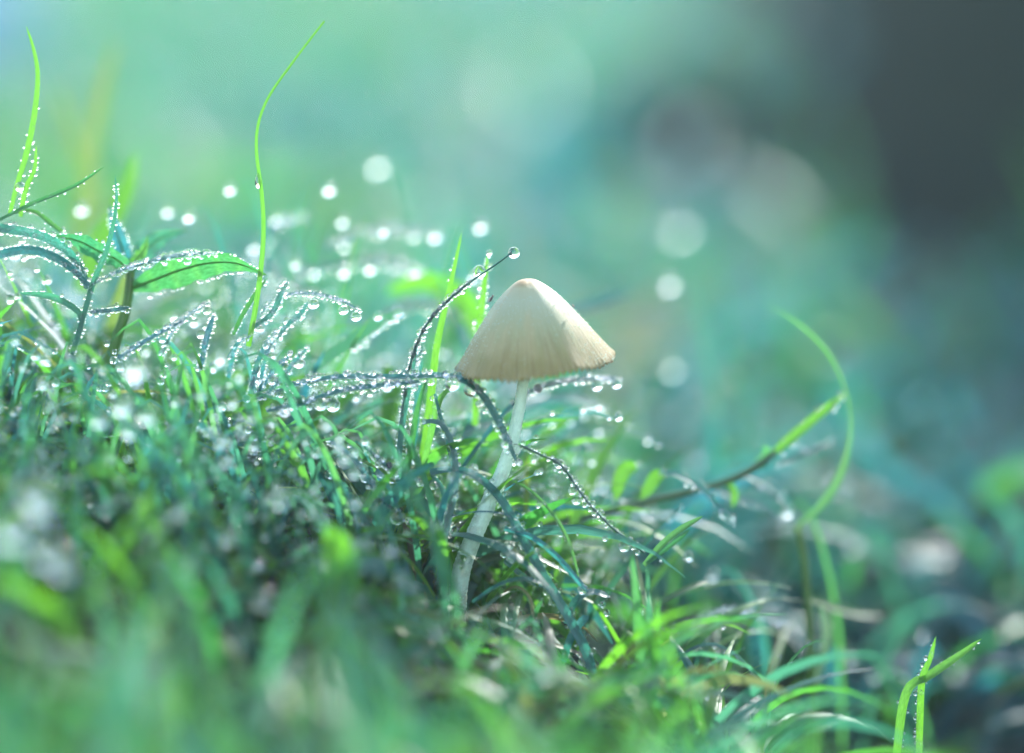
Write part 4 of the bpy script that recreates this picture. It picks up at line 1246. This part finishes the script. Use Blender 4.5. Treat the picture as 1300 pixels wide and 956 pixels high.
# low growth at the bottom edge
mound_batch(520, -3.0, 4.2, -2.6, 0.1, (1.6, 3.8), (0.07, 0.16), (0.1, 1.0), (0.3, 1.7), (0.55, 0.45, 0.10, (0.25, 0.65)), 9, 'low wet grass along the near edge of the mound',
            keep_clear([430, 470, 500, 560, 600, 650, 715, 750, 770, 830, 850]), None, ((5.0, 0.012, 0.036, M_BEAD, True, 'beads of dew on the low near grass'),))
# grass in front, blurred, at the lower left
mound_batch(1500, -9.5, 5.0, -15, -2.8, (1.5, 4.4), (0.10, 0.25), (0.0, 0.6), (0.2, 1.4), (0.6, 0.5, 0.05, (0.2, 0.7)), 7, 'blurred wet grass in front of the mushroom mound',
            keep_clear([400, 440, 465, 580, 690, 830, 880, 900, 910, 930, 940]), None, ((0.35, 0.04, 0.12, M_FARDEW, True, 'drops of dew on the blurred grass in front'),))
# lawn behind, near
mound_batch(4200, -18, 20, 2.4, 30, (2.0, 5.0), (0.12, 0.40), (0.1, 0.9), (0.3, 1.8), (0.3, 0.72, 0.07), 7, 'blurred dewy lawn just behind the mushroom', None,
            lambda x, y: np.where((x > 0.8) & (y < 5.5 + 0.3 * np.clip(x, 0, 6)), 0.04, 1.0 - bare(x, y)),
            ((2.2, 0.02, 0.085, M_FARDEW, False, 'dew drops on the lawn just behind the mushroom'),))
# the hollow to the right of the mound
mound_batch(700, 2.5, 15, 4.5, 14, (2.0, 4.6), (0.14, 0.40), (0.2, 1.0), (0.3, 1.8), (0.12, 0.8, 0.04), 7, 'blurred dewy grass in the hollow right of the mound', None, None,
            ((3.0, 0.02, 0.08, M_FARDEW, False, 'dew drops on the grass in the hollow'),))
# lawn behind, far
NR = np.random.RandomState(77)
n = 9500
by = 30 + 240 * NR.rand(n) ** 1.3
bx = NR.uniform(-1, 1, n) * (18 + by * 0.36)
kp = NR.rand(n) > bare(bx, by) * 1.03
bx, by = bx[kp], by[kp]
n = len(bx)
patch = np.array([mnoise.noise((a / 9.0, b / 22.0, 3.0)) for a, b in zip(bx, by)])
tn_ = tints(n, 0.25, 0.85, 0.04)
tn_[:, 1] = np.clip(tn_[:, 1] + patch * 1.3, 0, 1)
tn_[:, 1] *= 1 - 0.45 * np.clip((-bx - 2) / 14.0, 0, 1)
tn_[:, 0] = np.clip(tn_[:, 0] - patch * 0.8, 0, 1)
o = grass_batch('grass', bx, by, NR.uniform(2.5, 6.0, n), NR.uniform(0.3, 0.9, n), NR.uniform(0.1, 1.0, n), NR.uniform(0.3, 1.6, n), NR.uniform(0, 6.283, n),
                tn_, 5, label='far blurred dewy lawn')
dew_on('dew', *o[1:], 1.4, 0.03, 0.09, M_FARDEW, False, 'dew on the far blurred lawn')

# ------------------------------------------------------------------ thin scattering volume added to lift the shadows and give a glow
m_, nt_, N_, L_ = mat('lift_haze')
pv = N_.new('ShaderNodeVolumePrincipled')
pv.inputs['Color'].default_value = (0.90, 0.96, 0.96, 1)
pv.inputs['Density'].default_value = ADDED_HAZE
pv.inputs['Anisotropy'].default_value = 0.2
ov = N_.new('ShaderNodeOutputMaterial')
L_.new(pv.outputs[0], ov.inputs['Volume'])
hb = bmesh.new()
bmesh.ops.create_cube(hb, size=1)
for v in hb.verts:
    v.co = (v.co.x * 6400, 1000 + v.co.y * 8400, -106 + (v.co.z + 0.5) * 128)
hm = bpy.data.meshes.new('added_haze')
hb.to_mesh(hm)
hb.free()
hm.materials.append(m_)
ho = bpy.data.objects.new('added_haze', hm)
COL.objects.link(ho)
ho['kind'] = 'stuff'
